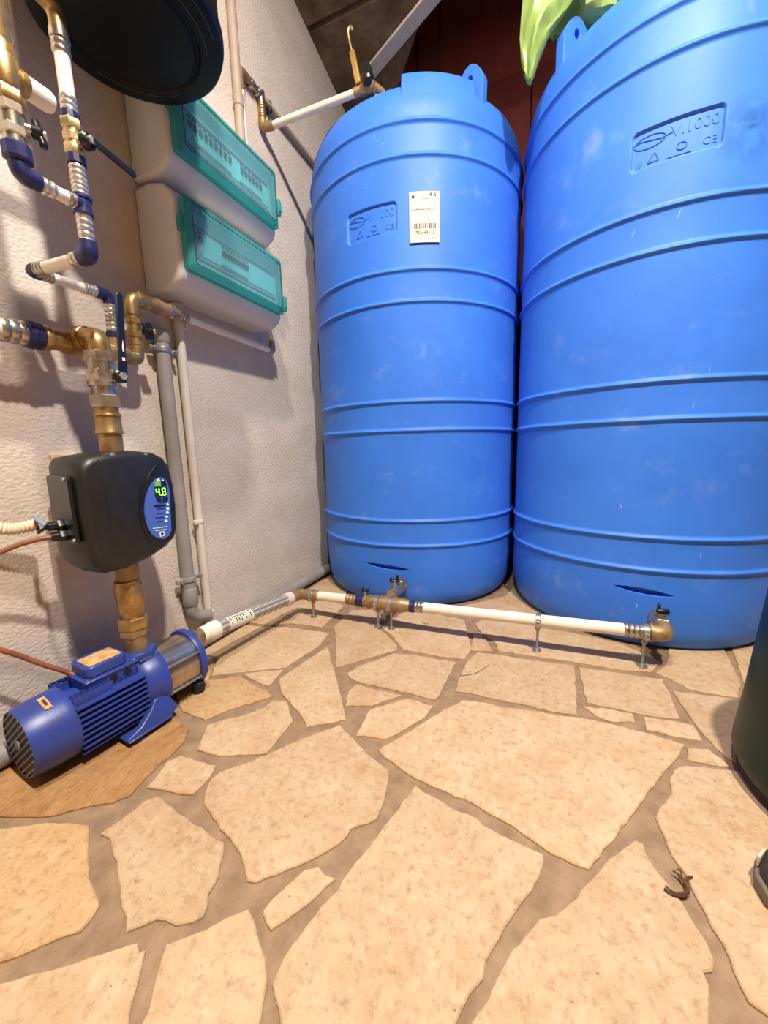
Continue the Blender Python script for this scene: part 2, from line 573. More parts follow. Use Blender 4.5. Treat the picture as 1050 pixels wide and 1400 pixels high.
# mortar bed
floor = struct('floor', B().box((0.4, 0.3, -0.055), (3.0, 4.2, 0.1)), 'mortar', smooth=0)
STONES = {
1: [(-0.914,0.232),(-0.83,0.264),(-0.767,0.286),(-0.739,0.302),(-0.708,0.33),(-0.674,0.351),(-0.659,0.371),(-0.665,0.391),(-0.675,0.439),(-0.671,0.461),(-0.678,0.503),(-0.702,0.533),(-0.77,0.55),(-0.85,0.6),(-0.955,0.62),(-0.955,0.15)],
2: [(-0.617,0.127),(-0.583,0.159),(-0.56,0.18),(-0.541,0.201),(-0.524,0.214),(-0.525,0.226),(-0.531,0.242),(-0.57,0.255),(-0.619,0.279),(-0.669,0.309),(-0.705,0.299),(-0.759,0.274),(-0.8,0.251),(-0.877,0.219)],
3: [(-0.613,0.307),(-0.593,0.297),(-0.567,0.288),(-0.541,0.273),(-0.5,0.251),(-0.469,0.235),(-0.454,0.249),(-0.445,0.259),(-0.432,0.263),(-0.415,0.264),(-0.397,0.275),(-0.389,0.284),(-0.392,0.293),(-0.404,0.307),(-0.405,0.318),(-0.408,0.329),(-0.425,0.355),(-0.437,0.369),(-0.531,0.378),(-0.573,0.384),(-0.609,0.389),(-0.624,0.372),(-0.629,0.329),(-0.635,0.306)],
4: [(-0.415,0.052),(-0.32,0.091),(-0.365,0.153),(-0.386,0.182),(-0.397,0.193),(-0.41,0.211),(-0.428,0.232),(-0.432,0.227),(-0.444,0.234),(-0.472,0.212),(-0.497,0.191),(-0.529,0.17),(-0.557,0.149),(-0.605,0.117)],
5: [(-0.398,0.227),(-0.385,0.208),(-0.373,0.187),(-0.349,0.155),(-0.307,0.096),(-0.198,0.14),(-0.235,0.201),(-0.254,0.234),(-0.262,0.249),(-0.27,0.265),(-0.284,0.28),(-0.302,0.29),(-0.321,0.304),(-0.339,0.313),(-0.361,0.293),(-0.374,0.276),(-0.393,0.259),(-0.409,0.245)],
6: [(-0.297,0.305),(-0.284,0.323),(-0.271,0.343),(-0.264,0.356),(-0.249,0.387),(-0.265,0.386),(-0.28,0.392),(-0.297,0.381),(-0.311,0.349),(-0.318,0.332),(-0.32,0.317)],
7: [(-0.194,0.561),(-0.208,0.506),(-0.221,0.456),(-0.236,0.403),(-0.245,0.363),(-0.259,0.315),(-0.265,0.288),(-0.263,0.265),(-0.254,0.258),(-0.241,0.25),(-0.234,0.242),(-0.208,0.216),(-0.157,0.156),(-0.112,0.175),(-0.076,0.269),(-0.062,0.311),(-0.057,0.326),(-0.052,0.34),(-0.04,0.358),(-0.039,0.375),(-0.034,0.388),(-0.014,0.431),(-0.004,0.452),(0.018,0.495),(0.024,0.518),(0.023,0.529),(-0.022,0.534),(-0.052,0.54),(-0.089,0.553),(-0.108,0.552),(-0.158,0.564),(-0.172,0.566),(-0.19,0.574)],
8: [(-0.522,0.408),(-0.498,0.399),(-0.461,0.383),(-0.431,0.376),(-0.402,0.365),(-0.384,0.353),(-0.366,0.339),(-0.352,0.342),(-0.321,0.373),(-0.295,0.398),(-0.278,0.419),(-0.263,0.446),(-0.262,0.46),(-0.23,0.491),(-0.23,0.506),(-0.233,0.535),(-0.24,0.568),(-0.248,0.586),(-0.274,0.598),(-0.304,0.609),(-0.348,0.637),(-0.394,0.661),(-0.448,0.597),(-0.489,0.535),(-0.517,0.499),(-0.546,0.466),(-0.55,0.45),(-0.537,0.424)],
9: [(-0.604,0.403),(-0.574,0.407),(-0.555,0.414),(-0.554,0.44),(-0.565,0.477),(-0.605,0.473),(-0.652,0.471),(-0.664,0.45),(-0.654,0.423),(-0.646,0.393)],
10: [(-0.58,0.498),(-0.534,0.518),(-0.493,0.537),(-0.496,0.581),(-0.498,0.635),(-0.525,0.659),(-0.552,0.685),(-0.588,0.677),(-0.591,0.647),(-0.618,0.61),(-0.648,0.583),(-0.671,0.555),(-0.656,0.529),(-0.633,0.494)],
11: [(-0.766,0.57),(-0.691,0.567),(-0.669,0.604),(-0.644,0.639),(-0.599,0.691),(-0.626,0.703),(-0.669,0.709),(-0.74,0.732),(-0.77,0.706),(-0.806,0.686),(-0.86,0.76),(-0.955,0.76),(-0.955,0.645),(-0.86,0.625)],
12: [(-0.674,0.724),(-0.636,0.721),(-0.639,0.751),(-0.645,0.797),(-0.694,0.771),(-0.738,0.74)],
13: [(-0.816,0.704),(-0.766,0.737),(-0.699,0.777),(-0.646,0.808),(-0.636,0.873),(-0.623,0.941),(-0.633,1.028),(-0.714,1.021),(-0.796,1.015),(-0.86,0.99),(-0.955,0.98),(-0.955,0.785),(-0.87,0.78)],
14: [(-0.955,1.0),(-0.855,1.012),(-0.809,1.046),(-0.678,1.057),(-0.682,1.091),(-0.695,1.241),(-0.842,1.319),(-0.955,1.22)],
15: [(-0.591,0.713),(-0.542,0.685),(-0.493,0.657),(-0.459,0.63),(-0.417,0.658),(-0.388,0.681),(-0.431,0.739),(-0.518,0.851),(-0.595,0.951),(-0.607,0.883),(-0.62,0.813),(-0.628,0.755)],
16: [(-0.643,1.075),(-0.576,0.967),(-0.512,0.857),(-0.467,0.909),(-0.428,0.957),(-0.386,1.004),(-0.396,1.032),(-0.443,1.075),(-0.499,1.115),(-0.506,1.185),(-0.574,1.247),(-0.65,1.214)],
17: [(-0.371,1.014),(-0.32,1.014),(-0.249,1.014),(-0.185,1.021),(-0.179,1.093),(-0.215,1.206),(-0.233,1.275),(-0.33,1.286),(-0.442,1.287),(-0.486,1.198),(-0.487,1.125),(-0.428,1.076)],
18: [(-0.45,0.825),(-0.422,0.818),(-0.347,0.819),(-0.269,0.82),(-0.219,0.818),(-0.214,0.835),(-0.21,0.935),(-0.205,0.997),(-0.279,0.995),(-0.325,0.995),(-0.387,0.981),(-0.414,0.941),(-0.453,0.89),(-0.47,0.839)],
19: [(-0.382,0.734),(-0.355,0.744),(-0.333,0.772),(-0.3,0.805),(-0.366,0.803),(-0.425,0.807),(-0.431,0.772),(-0.412,0.723)],
20: [(-0.307,0.655),(-0.281,0.66),(-0.253,0.703),(-0.23,0.741),(-0.216,0.794),(-0.283,0.8),(-0.319,0.766),(-0.353,0.726),(-0.345,0.645)],
21: [(-0.263,0.612),(-0.234,0.602),(-0.195,0.588),(-0.164,0.583),(-0.131,0.581),(-0.093,0.577),(-0.059,0.566),(-0.024,0.559),(-0.001,0.548),(0.023,0.539),(0.06,0.531),(0.084,0.531),(0.115,0.581),(0.137,0.618),(0.174,0.677),(0.206,0.728),(0.23,0.769),(0.257,0.808),(0.285,0.856),(0.26,0.863),(0.22,0.868),(0.168,0.871),(0.119,0.872),(0.045,0.862),(-0.014,0.856),(-0.077,0.846),(-0.105,0.849),(-0.158,0.838),(-0.205,0.766),(-0.246,0.692),(-0.285,0.625)],
22: [(-0.136,0.873),(-0.085,0.871),(-0.014,0.875),(0.034,0.871),(0.092,0.88),(0.097,0.975),(0.101,1.09),(-0.023,1.08),(-0.08,1.08),(-0.158,1.073),(-0.178,1.015),(-0.182,0.934),(-0.183,0.867)],
23: [(0.112,1.022),(0.116,0.932),(0.181,0.932),(0.251,0.932),(0.298,0.942),(0.304,1.025),(0.304,1.1),(0.246,1.093),(0.178,1.092),(0.11,1.086)],
24: [(0.129,0.891),(0.159,0.88),(0.206,0.895),(0.207,0.926),(0.157,0.925),(0.106,0.914)],
25: [(0.223,0.88),(0.275,0.878),(0.32,0.882),(0.318,0.928),(0.267,0.926),(0.227,0.923)],
26: [(0.32,0.971),(0.328,0.913),(0.337,0.87),(0.35,0.844),(0.415,0.828),(0.513,1.075),(0.442,1.068),(0.372,1.059),(0.313,1.052)],
27: [(0.276,0.815),(0.313,0.815),(0.343,0.821),(0.337,0.839),(0.323,0.86),(0.286,0.85)],
28: [(0.231,0.743),(0.227,0.715),(0.199,0.675),(0.191,0.656),(0.195,0.627),(0.198,0.594),(0.208,0.573),(0.212,0.542),(0.218,0.511),(0.226,0.483),(0.227,0.457),(0.229,0.445),(0.243,0.439),(0.292,0.425),(0.458,0.619),(0.508,0.831),(0.409,0.826),(0.339,0.812),(0.268,0.796),(0.246,0.778)],
29: [(0.135,0.583),(0.112,0.558),(0.094,0.53),(0.069,0.496),(0.063,0.483),(0.044,0.461),(0.018,0.442),(0.002,0.417),(-0.012,0.397),(-0.021,0.377),(-0.031,0.351),(-0.035,0.339),(-0.048,0.317),(-0.069,0.267),(-0.101,0.179),(0.132,0.273),(0.166,0.361),(0.183,0.408),(0.19,0.427),(0.195,0.444),(0.193,0.456),(0.203,0.461),(0.209,0.473),(0.207,0.491),(0.201,0.504),(0.193,0.529),(0.181,0.549),(0.167,0.574),(0.163,0.6),(0.151,0.601)],
30: [(-0.119,1.092),(-0.136,1.141),(-0.173,1.199),(-0.187,1.183),(-0.181,1.078)],
31: [(-0.12,1.156),(-0.103,1.102),(0.006,1.107),(0.11,1.113),(0.215,1.113),(0.284,1.128),(0.323,1.191),(0.239,1.267),(0.143,1.291),(0.014,1.299),(-0.079,1.312),(-0.181,1.3),(-0.194,1.253),(-0.161,1.193)],
32: [(0.296,1.129),(0.317,1.115),(0.35,1.078),(0.384,1.073),(0.448,1.076),(0.475,1.141),(0.496,1.254),(0.508,1.338),(0.4,1.325),(0.37,1.315),(0.336,1.196)],
33: [(0.485,1.145),(0.463,1.087),(0.544,1.087),(0.61,1.207),(0.637,1.411),(0.531,1.355)],
34: [(-0.311,1.319),(-0.21,1.354),(-0.194,1.333),(-0.082,1.341),(0.059,1.32),(0.187,1.317),(0.266,1.316),(0.288,1.442),(0.012,1.548),(-0.072,1.71),(-0.09,1.703),(-0.124,1.541),(-0.247,1.412)],
}
OCHRE = {1}
MID = {2, 11}


def stone(poly, m):
    """one flagstone: ragged outline, bevelled top edge, 5 mm proud of the mortar"""
    pts = []
    n = len(poly)
    for i in range(n):
        a, c = Vector(poly[i]), Vector(poly[(i + 1) % n])
        k = max(1, int((c - a).length / 0.012))
        d = (c - a)
        nrm = Vector((d.y, -d.x)).normalized() if d.length else Vector((0, 0))
        for j in range(k):
            p = a.lerp(c, j / k)
            jit = 0.0 if j == 0 else (mnoise.noise(Vector((p.x * 55, p.y * 55, 0.3))) * 0.0036 + mnoise.noise(Vector((p.x * 190, p.y * 190, 2.3))) * 0.0016)
            pts.append(p + nrm * jit)
    n = len(pts)
    cx = sum((p for p in pts), Vector((0, 0))) / n
    b = B()
    vs = []
    for p in pts:
        vs.append((p.x, p.y, -0.006))
    for p in pts:
        vs.append((p.x, p.y, -0.0018))
    for i, p in enumerate(pts):
        t = (pts[(i + 1) % n] - pts[i - 1])
        nr = Vector((-t.y, t.x)).normalized() * 0.0018 if t.length else Vector((0, 0))
        vs.append((p.x + nr.x, p.y + nr.y, 0.0))
    fs = []
    for r in (0, 1):
        for i in range(n):
            j = (i + 1) % n
            fs.append((r * n + i, r * n + j, (r + 1) * n + j, (r + 1) * n + i))
    fs.append(tuple(range(2 * n, 3 * n)))
    b.add(vs, fs)
    return mk('flagstone', b, m, floor, (0, 0, 0), smooth=0)


for k, poly in STONES.items():
    stone(poly, 'stone_ochre' if k in OCHRE else 'stone_mid' if k in MID else 'stone')
# paving that goes on outside the frame, wherever no flagstone lies yet
def inside(p, poly):
    r = False
    for i in range(len(poly)):
        (x0, y0), (x1, y1) = poly[i], poly[i - 1]
        if (y0 > p[1]) != (y1 > p[1]) and p[0] < (x1 - x0) * (p[1] - y0) / (y1 - y0) + x0:
            r = not r
    return r


rs = random.Random(3)
NX, NY, CS = 14, 20, 0.2
jit = {(i, j): (-0.94 + CS * i + rs.uniform(-.04, .04) * (i > 0), -1.7 + CS * j + rs.uniform(-.04, .04)) for i in range(NX + 1) for j in range(NY + 1)}
taken = set()
for i in range(NX):
    for j in range(NY):
        if (i, j) in taken:
            continue
        w = 2 if rs.random() < .45 and i + 2 <= NX and (i + 1, j) not in taken else 1
        while w:
            q = [jit[i, j], jit[i + w, j], jit[i + w, j + 1], jit[i, j + 1]]
            c = Vector((sum(p[0] for p in q) / 4, sum(p[1] for p in q) / 4))
            q = [tuple(c + (Vector(p) - c) * 0.9) for p in q]
            pr = [tuple(Vector(q[k]).lerp(Vector(q[(k + 1) % 4]), t / 6)) for k in range(4) for t in range(6)] + [tuple(c)]
            if any(inside(p, poly) for poly in STONES.values() for p in pr) or any(inside(v, q) for poly in STONES.values() for v in poly):
                w -= 1
                continue
            stone(q, 'stone')
            taken |= {(i + k, j) for k in range(w)}
            break

struct('wall_left', B().box((WX - 0.05, 0.3, 1.5), (0.1, 4.2, 3.0)), 'plaster', smooth=0)
struct('wall_right', B().box((1.95, 0.3, 1.5), (0.1, 4.2, 3.0)), 'raw_render', smooth=0)
struct('wall_rear', B().box((0.485, -1.85, 1.5), (2.83, 0.1, 3.0)), 'raw_render', smooth=0)
wb = struct('wall_back', B().box((0.46, BY + 0.06, 1.5), (2.88, 0.1, 3.0)), 'red_board', smooth=0)
for x0, x1, dy in ((-0.98, -0.70, 0.0), (-0.69, -0.575, 0.006), (-0.57, -0.13, 0.012), (-0.125, 0.45, 0.012), (0.455, 1.2, 0.012), (1.205, 1.9, 0.012)):
    mk('red_panel', B().box(((x0 + x1) / 2, BY - dy / 2 + 0.005, 1.5), (x1 - x0, 0.012 + dy, 2.99)), 'red_board', wb,
       bevel=0.003)
struct('ceiling', B().box((0.46, 0.3, 3.05), (2.88, 4.2, 0.1)), 'raw_render', smooth=0)


def soff(y):
    return 2.337 - 0.23 * (y - 1.555)


so = bpy.data.objects.new('ceiling_soffit', None)
so['kind'] = 'structure'
COL.objects.link(so)


def slab(poly):
    b = B()
    n = len(poly)
    vs = [(x, y, soff(y)) for x, y in poly] + [(x, y, soff(y) + 0.07) for x, y in poly]
    fs = [tuple(reversed(range(n))), tuple(range(n, 2 * n))] + [(i, (i + 1) % n, n + (i + 1) % n, n + i) for i in range(n)]
    b.add(vs, fs)
    return mk('concrete_slab', b, 'concrete', so, smooth=0, bevel=0.003)


def diag(y):
    return -0.487 - (y - 1.731) * 0.188 / 0.21


slab([(WX, 1.25), (diag(1.25), 1.25), (diag(1.645), 1.645), (WX, 1.645)])
slab([(WX, 1.662), (diag(1.662), 1.662), (diag(1.941), 1.941), (diag(2.25), 2.25), (WX, 2.25)])

# ================================================================== WATER TANKS
TR = 0.4205
RIDGES = (0.2405, 0.334, 0.657, 0.756, 1.075, 1.172, 1.500, 1.594)


def base_r(z):
    P = [(0.0, 0.385), (0.006, 0.392), (0.02, 0.402), (0.045, 0.412), (0.08, 0.417), (0.13, 0.4205), (1.60, 0.4205), (1.64, 0.4175),
         (1.67, 0.411), (1.70, 0.397), (1.722, 0.375), (1.738, 0.345), (1.752, 0.30), (1.768, 0.2), (1.772, 0.15)]
    for (a, r), (c, q) in zip(P, P[1:]):
        if a <= z <= c:
            return r + (q - r) * (z - a) / (c - a)
    return P[-1][1]


def sm(x):
    x = max(0.0, min(1.0, x))
    return x * x * (3 - 2 * x)


def tank(cx, cy, label, plq, dent, lugs, arc):
    T = Thing('water_tank', label, 'tank', (cx, cy, 0), 'tall blue water tanks')
    p0, p1, pz0, pz1 = plq
    d0, d1, dz = dent
    th = set(range(-1800, 1800, 30))
    th |= {int(p0 * 10) - 12 + 3 * i for i in range(int((p1 - p0) * 10 / 3) + 9)}
    th |= {int(d0 * 10) + 6 * i for i in range(int((d1 - d0) * 10 / 6) + 2)}
    th = sorted(t / 10 for t in th)
    zs = {0, .006, .012, .02, .03, .045, .06, .08, .1, .13, 1.61, 1.62, 1.63, 1.64, 1.65, 1.66, 1.67, 1.68, 1.69, 1.70, 1.71, 1.722, 1.73, 1.738,
          1.745, 1.752, 1.76, 1.768, 1.772}
    for r in RIDGES:
        zs |= {round(r + d * 0.0022, 4) for d in range(-6, 7)}
    z = pz0 - 0.006
    while z < pz1 + 0.007:
        zs.add(round(z, 4))
        z += 0.0021
    for i in range(-10, 11):
        zs.add(round(dz + i * 0.0015, 4))
    zs = sorted(zs)

    def rad(t, z):
        r = base_r(z)
        for q in RIDGES:
            d = (z - q) / 0.0058
            if abs(d) < 2.4:
                r += 0.0068 * math.exp(-d * d)
        # recessed name plate
        arcm = (t - (p0 + p1) / 2) * math.pi / 180 * TR
        hw, hh, cr = (p1 - p0) / 2 * math.pi / 180 * TR, (pz1 - pz0) / 2, 0.012
        qx, qy = abs(arcm) - hw + cr, abs(z - (pz0 + pz1) / 2) - hh + cr
        sd = math.hypot(max(qx, 0), max(qy, 0)) + min(max(qx, qy), 0) - cr
        r -= 0.0060 * sm(-sd / 0.0030 + 0.5)
        # moulded slot near the foot
        if d0 < t < d1:
            s = (t - d0) / (d1 - d0) * 2 - 1
            hz = 0.0088 * (1 - s * s)
            zz = z - dz + 0.006 * s
            if abs(zz) < hz:
                r -= 0.022 * min(1, (1 - abs(s)) * 3)
        return r
    nt = len(th)
    b = B()
    vs = []
    for z in zs:
        for t in th:
            a = math.radians(t)
            r = rad(t, z)
            vs.append((cx + r * math.sin(a), cy - r * math.cos(a), z))
    fs = []
    for i in range(len(zs) - 1):
        for k in range(nt):
            k2 = (k + 1) % nt
            fs.append((i * nt + k, i * nt + k2, (i + 1) * nt + k2, (i + 1) * nt + k))
    vs += [(cx, cy, 0), (cx, cy, 1.772)]
    for k in range(nt):
        k2 = (k + 1) % nt
        fs.append((len(vs) - 2, k2, k))
        fs.append((len(vs) - 1, (len(zs) - 1) * nt + k, (len(zs) - 1) * nt + k2))
    b.add(vs, fs)
    body = T.part('body', b, 'tank_blue', smooth=60)
    # screw lid on the crown
    T.part('lid', B().lathe([(0, .15), (.004, .155), (.03, .155), (.036, .148), (.04, .12), (.042, 0)], (cx, cy, 1.765), (0, 0, 1), 40), 'tank_blue')

    def pol(t, r, z):
        a = math.radians(t)
        return Vector((cx + r * math.sin(a), cy - r * math.cos(a), z))
    # raised collar segment
    n = 24
    b = B()
    vs = []
    sec = [(0.4125, 1.662), (0.402, 1.705), (0.390, 1.740), (0.383, 1.750), (0.370, 1.754), (0.33, 1.752), (0.33, 1.70)]
    for i in range(n + 1):
        t = arc[0] + (arc[1] - arc[0]) * i / n
        for r, z in sec:
            vs.append(pol(t, r, z))
    m = len(sec)
    fs = [(i * m + j, i * m + (j + 1) % m, (i + 1) * m + (j + 1) % m, (i + 1) * m + j) for i in range(n) for j in range(m)]
    fs += [tuple(range(m)), tuple(reversed(range(n * m, n * m + m)))]
    b.add(vs, fs)
    T.part('collar', b, 'tank_blue', smooth=50, bevel=0.003)
    # lifting lugs: rounded tab with an eye
    for lt, turn in lugs:
        a = math.radians(lt)
        rd = Vector((math.sin(a), -math.cos(a), 0))
        tg = Vector((math.cos(a), math.sin(a), 0))
        rot = Matrix.Rotation(math.radians(turn), 3, 'Z')
        u = rot @ tg
        w = rot @ rd
        o = pol(lt, 0.362, 1.652)
        outer, inner = [], []
        N = 24
        for i in range(N):
            q = 2 * math.pi * i / N - math.pi / 2
            x, y = math.cos(q), math.sin(q)
            if y < 0:
                outer.append((0.046 * max(-1, min(1, x * 1.5)), 0.0) if True else None)
            else:
                outer.append((0.034 * x + 0.014 * x * (1 - y), 0.10 + 0.052 * y))
            inner.append((0.010 * x, 0.108 + 0.012 * y))
        b = B()
        vs = []
        for ww, bulge in ((-0.016, 1), (0.016, 1)):
            for p in outer:
                vs.append(o + u * p[0] + V(0, 0, p[1]) + w * ww)
            for p in inner:
                vs.append(o + u * p[0] + V(0, 0, p[1]) + w * ww)
        fs = []
        for i in range(N):
            j = (i + 1) % N
            fs.append((i, j, N + j, N + i))
            fs.append((2 * N + i, 3 * N + i, 3 * N + j, 2 * N + j))
            fs.append((i, 2 * N + i, 2 * N + j, j))
            fs.append((N + i, N + j, 3 * N + j, 3 * N + i))
        b.add(vs, fs)
        T.part('lifting_lug', b, 'tank_blue', smooth=40, bevel=0.003)
    # raised lettering inside the plate
    mid = (p0 + p1) / 2
    wid = (p1 - p0) * math.pi / 180 * TR
    hgt = pz1 - pz0

    def wrap(vs, x, y, depth=0.0014, r0=TR - 0.0060, shear=0.0):
        out = []
        for v in vs:
            t = mid + math.degrees((v.x + x + shear * v.y) / TR)
            out.append(pol(t, r0 + (depth if v.z > 0 else -0.001), (pz0 + pz1) / 2 + v.y + y))
        return out
    for txt, sz, x, y in (('V.1000', 0.034, -0.012, 0.008), ('CE', 0.024, 0.052, -0.030)):
        vs, fs = text_shape(txt, sz, 0.001)
        b = B().add(wrap(vs, x, y), fs)
        T.part('raised_lettering', b, 'tank_blue', body, smooth=0)
    # oval emblem with a trailing stroke, triangle mark, underline
    b = B()
    pts = [Vector((0.033 * math.cos(q), 0.014 * math.sin(q), 1)) for q in [2 * math.pi * i / 28 for i in range(29)]]
    b.tube(wrap(pts, -0.055, 0.016), 0.0008, 6)
    b.tube(wrap([Vector((-.045 + .0225 * i, .004 * math.sin(i * 1.6), 1)) for i in range(5)], -0.052, 0.018), 0.0008, 6)
    T.part('emblem', b, 'tank_blue', body)
    b = B()
    b.tube(wrap([Vector(p) for p in ((-.012, -.008, 1), (0.003, .012, 1), (.012, -.008, 1), (-.012, -.008, 1))], -0.045, -0.024), 0.0008, 6)
    b.tube(wrap([Vector(p) for p in ((-.028, 0, 1), (.02, 0, 1))], 0.012, -0.036), 0.0008, 6)
    b.tube(wrap([Vector((.010 * math.cos(q), .008 * math.sin(q), 1)) for q in [2 * math.pi * i / 18 for i in range(19)]], 0.012, -0.018), 0.0008, 6)
    b.tube(wrap([Vector(p) for p in ((0, 0, 1), (.004, .016, 1))], -0.079, -0.036), 0.0008, 6)
    b.tube(wrap([Vector(p) for p in ((0, 0, 1), (.004, .014, 1))], -0.073, -0.036), 0.0008, 6)
    T.part('recycling_mark', b, 'tank_blue', body)
    return T, body, pol


T1, T1b, pol1 = tank(-0.5415, 1.709, 'blue ribbed water tank in the wall corner, with a white paper tag',
                     (-15.2, 9.6, 1.287, 1.377), (-11.0, 13.5, 0.157), [(49, 112)], (12, 47))
T2, T2b, pol2 = tank(0.317, 1.670, 'larger looking blue ribbed water tank on the right, under a green plastic bag',
                     (-19.9, 4.9, 1.275, 1.362), (-15.5, 5.0, 0.176), [(43, 112), (-53, 95)], (7, 43))


def tank_patch(T, parent, name, pol, pts, m, r=TR + 0.0006):
    """thin flat mark that follows the tank wall; pts are (angle, height)"""
    b = B()
    n = len(pts)
    c = (sum(p[0] for p in pts) / n, sum(p[1] for p in pts) / n)
    vs = [pol(c[0], r, c[1])] + [pol(a, r, z) for a, z in pts]
    b.add(vs, [(0, i + 1, (i + 1) % n + 1) for i in range(n)])
    return T.part(name, b, m, parent, smooth=60)


def streak(T, parent, pol, t, z, dt, dz, w, m='tank_scuff'):
    L = math.hypot(math.radians(dt) * TR, dz)
    nx, nz = -dz / L * w, math.radians(dt) * TR / L * w
    q = math.degrees(nx / TR)
    tank_patch(T, parent, 'scuff_mark', pol, [(t - dt / 2, z - dz / 2), (t + q, z + nz), (t + dt / 2, z + dz / 2), (t - q, z - nz)], m)

rs = random.Random(11)
for i in range(9):
    streak(T2, T2b, pol2, rs.uniform(-20, 34), rs.uniform(0.10, 1.15), rs.uniform(-1.2, 1.2), rs.uniform(0.008, 0.03), rs.uniform(0.0006, 0.0013))
for i in range(7):
    streak(T1, T1b, pol1, rs.uniform(-20, 20), rs.uniform(0.1, 1.68), rs.uniform(-2.5, 2.5), rs.uniform(0.004, 0.015), 0.0007)
for t, z in ((14, 1.512), (12, 1.525), (16, 1.50)):
    streak(T1, T1b, pol1, t - 12, z + 0.045, 2.6, 0.008, 0.001)
streak(T2, T2b, pol2, -15.5, 0.985, 0.4, 0.022, 0.0013, 'tank_stain')

# ---- paper tag stuck to the corner tank
TG = Thing('paper_tag', 'white paper price tag with barcode hanging on the corner tank', 'tag', pol1(16, TR + 0.003, 1.25))
ta, tb, tz0, tz1 = 15.3, 28.3, 1.248, 1.394


def tagp(x, y, r):
    """x across 0..1, y up 0..1 on the tag"""
    return pol1(ta + (tb - ta) * x, r, tz0 + (tz1 - tz0) * y)


b = B()
vs, fs = [], []
n = 10
for r in (TR + 0.0045, TR + 0.0055):
    for i in range(n + 1):
        for y in (0, 1):
            vs.append(tagp(i / n, y, r))
m = 2 * (n + 1)
for i in range(n):
    fs.append((2 * i, 2 * i + 2, 2 * i + 3, 2 * i + 1))
    fs.append((m + 2 * i, m + 2 * i + 1, m + 2 * i + 3, m + 2 * i + 2))
    for y in (0, 1):
        fs.append((2 * i + y, m + 2 * i + y, m + 2 * i + 2 + y, 2 * i + 2 + y))
fs += [(0, 1, m + 1, m), (2 * n, m + 2 * n, m + 2 * n + 1, 2 * n + 1)]
sheet = TG.part('sheet', B().add(vs, fs), 'paper', smooth=60)
TWm = math.radians(tb - ta) * TR
THm = tz1 - tz0


def tag_text(txt, size, x, y):
    vs, fs = text_shape(txt, size)
    b = B().add([tagp(x + v.x / TWm, y + v.y / THm, TR + 0.0061) for v in vs], fs)
    TG.part('printed_text', b, 'print', sheet, smooth=0)


tag_text('4-5', 0.017, 0.66, 0.90)
tag_text('PS2643113', 0.0135, 0.20, 0.165)
# lines of small print too fine to read
rs = random.Random(9)
b = B()
for y, xa, xb, h in ((.845, .38, .60, .014), (.765, .30, .70, .014), (.640, .07, .68, .018), (.648, .76, .92, .010), (.08, .66, .86, .012)):
    x = xa
    while x < xb:
        w = rs.uniform(.012, .03)
        hh = h * rs.uniform(.6, 1.2)
        b.add([tagp(x, y, TR + .0061), tagp(x + w, y, TR + .0061), tagp(x + w, y + hh, TR + .0061), tagp(x, y + hh, TR + .0061)], [(0, 1, 2, 3)])
        x += w + rs.uniform(.008, .02)
TG.part('small_print', b, 'print', sheet, smooth=0, kind='stuff')
b = B()
rs = random.Random(5)
x = 0.16
while x < 0.86:
    w = rs.choice((0.012, 0.02, 0.032))
    b.add([tagp(x, .27, TR + .0061), tagp(x + w, .27, TR + .0061), tagp(x + w, .375, TR + .0061), tagp(x, .375, TR + .0061)], [(0, 1, 2, 3)])
    x += w + rs.choice((0.012, 0.018, 0.03))
TG.part('barcode', b, 'print', sheet, smooth=0, kind='stuff')
c0 = tagp(0.13, 0.905, TR + 0.005)
rd = (c0 - pol1(16, 0, c0.z)).normalized()
TG.part('tack', B().lathe([(0, .0045), (.002, .0045), (.004, .003), (.0045, 0)], c0, c0 - Vector((-.5415, 1.709, c0.z)), 14), 'black_plastic')

# ================================================================== PRESSURE VESSEL
vx, vy, vr, vz = -0.742, 0.611, 0.164, 1.365
PV = Thing('pressure_vessel', 'large black round pressure vessel hung high on the wall', 'vessel', (vx, vy, vz))
PV.part('bottom_cap', B().lathe([(-.012, 0), (-.012, .045), (-.008, .07), (-.004, .095), (-.002, .108), (.003, .1125), (.0035, .1165), (-.001, .121), (.001, .14),
                                  (.004, .154), (.010, .161), (.020, vr), (.030, vr), (.030, 0)], (vx, vy, vz), (0, 0, 1), 72), 'vessel_black', smooth=25)
PV.part('shell', B().lathe([(.030, .158), (.34, .158), (.39, .145), (.42, .11), (.435, .05), (.437, 0)], (vx, vy, vz), (0, 0, 1), 64), 'vessel_black')
PV.part('wall_bracket', B().box(((WX + vx - .14) / 2, vy, vz + .2), (vx - .14 - WX, .06, .03)).box((WX + .004, vy, vz + .2), (.008, .12, .12)), 'zinc', bevel=0.003)
# a scratch arc on the dish
b = B()
for a0, a1, r in ((-40, 30, .150), (-20, 40, .132), (100, 170, .127), (60, 95, .06)):
    pts = [(vx + r * math.cos(math.radians(a0 + (a1 - a0) * i / 14)), vy + r * math.sin(math.radians(a0 + (a1 - a0) * i / 14)), vz - 0.0005 + (0.0035 if r > .14 else -.008 if r < .1 else 0.0)) for i in range(15)]
    b.tube(pts, 0.0007, 5)
PV.part('scratch', b, 'scratch', kind='stuff')

# ================================================================== DISTRIBUTION BOXES


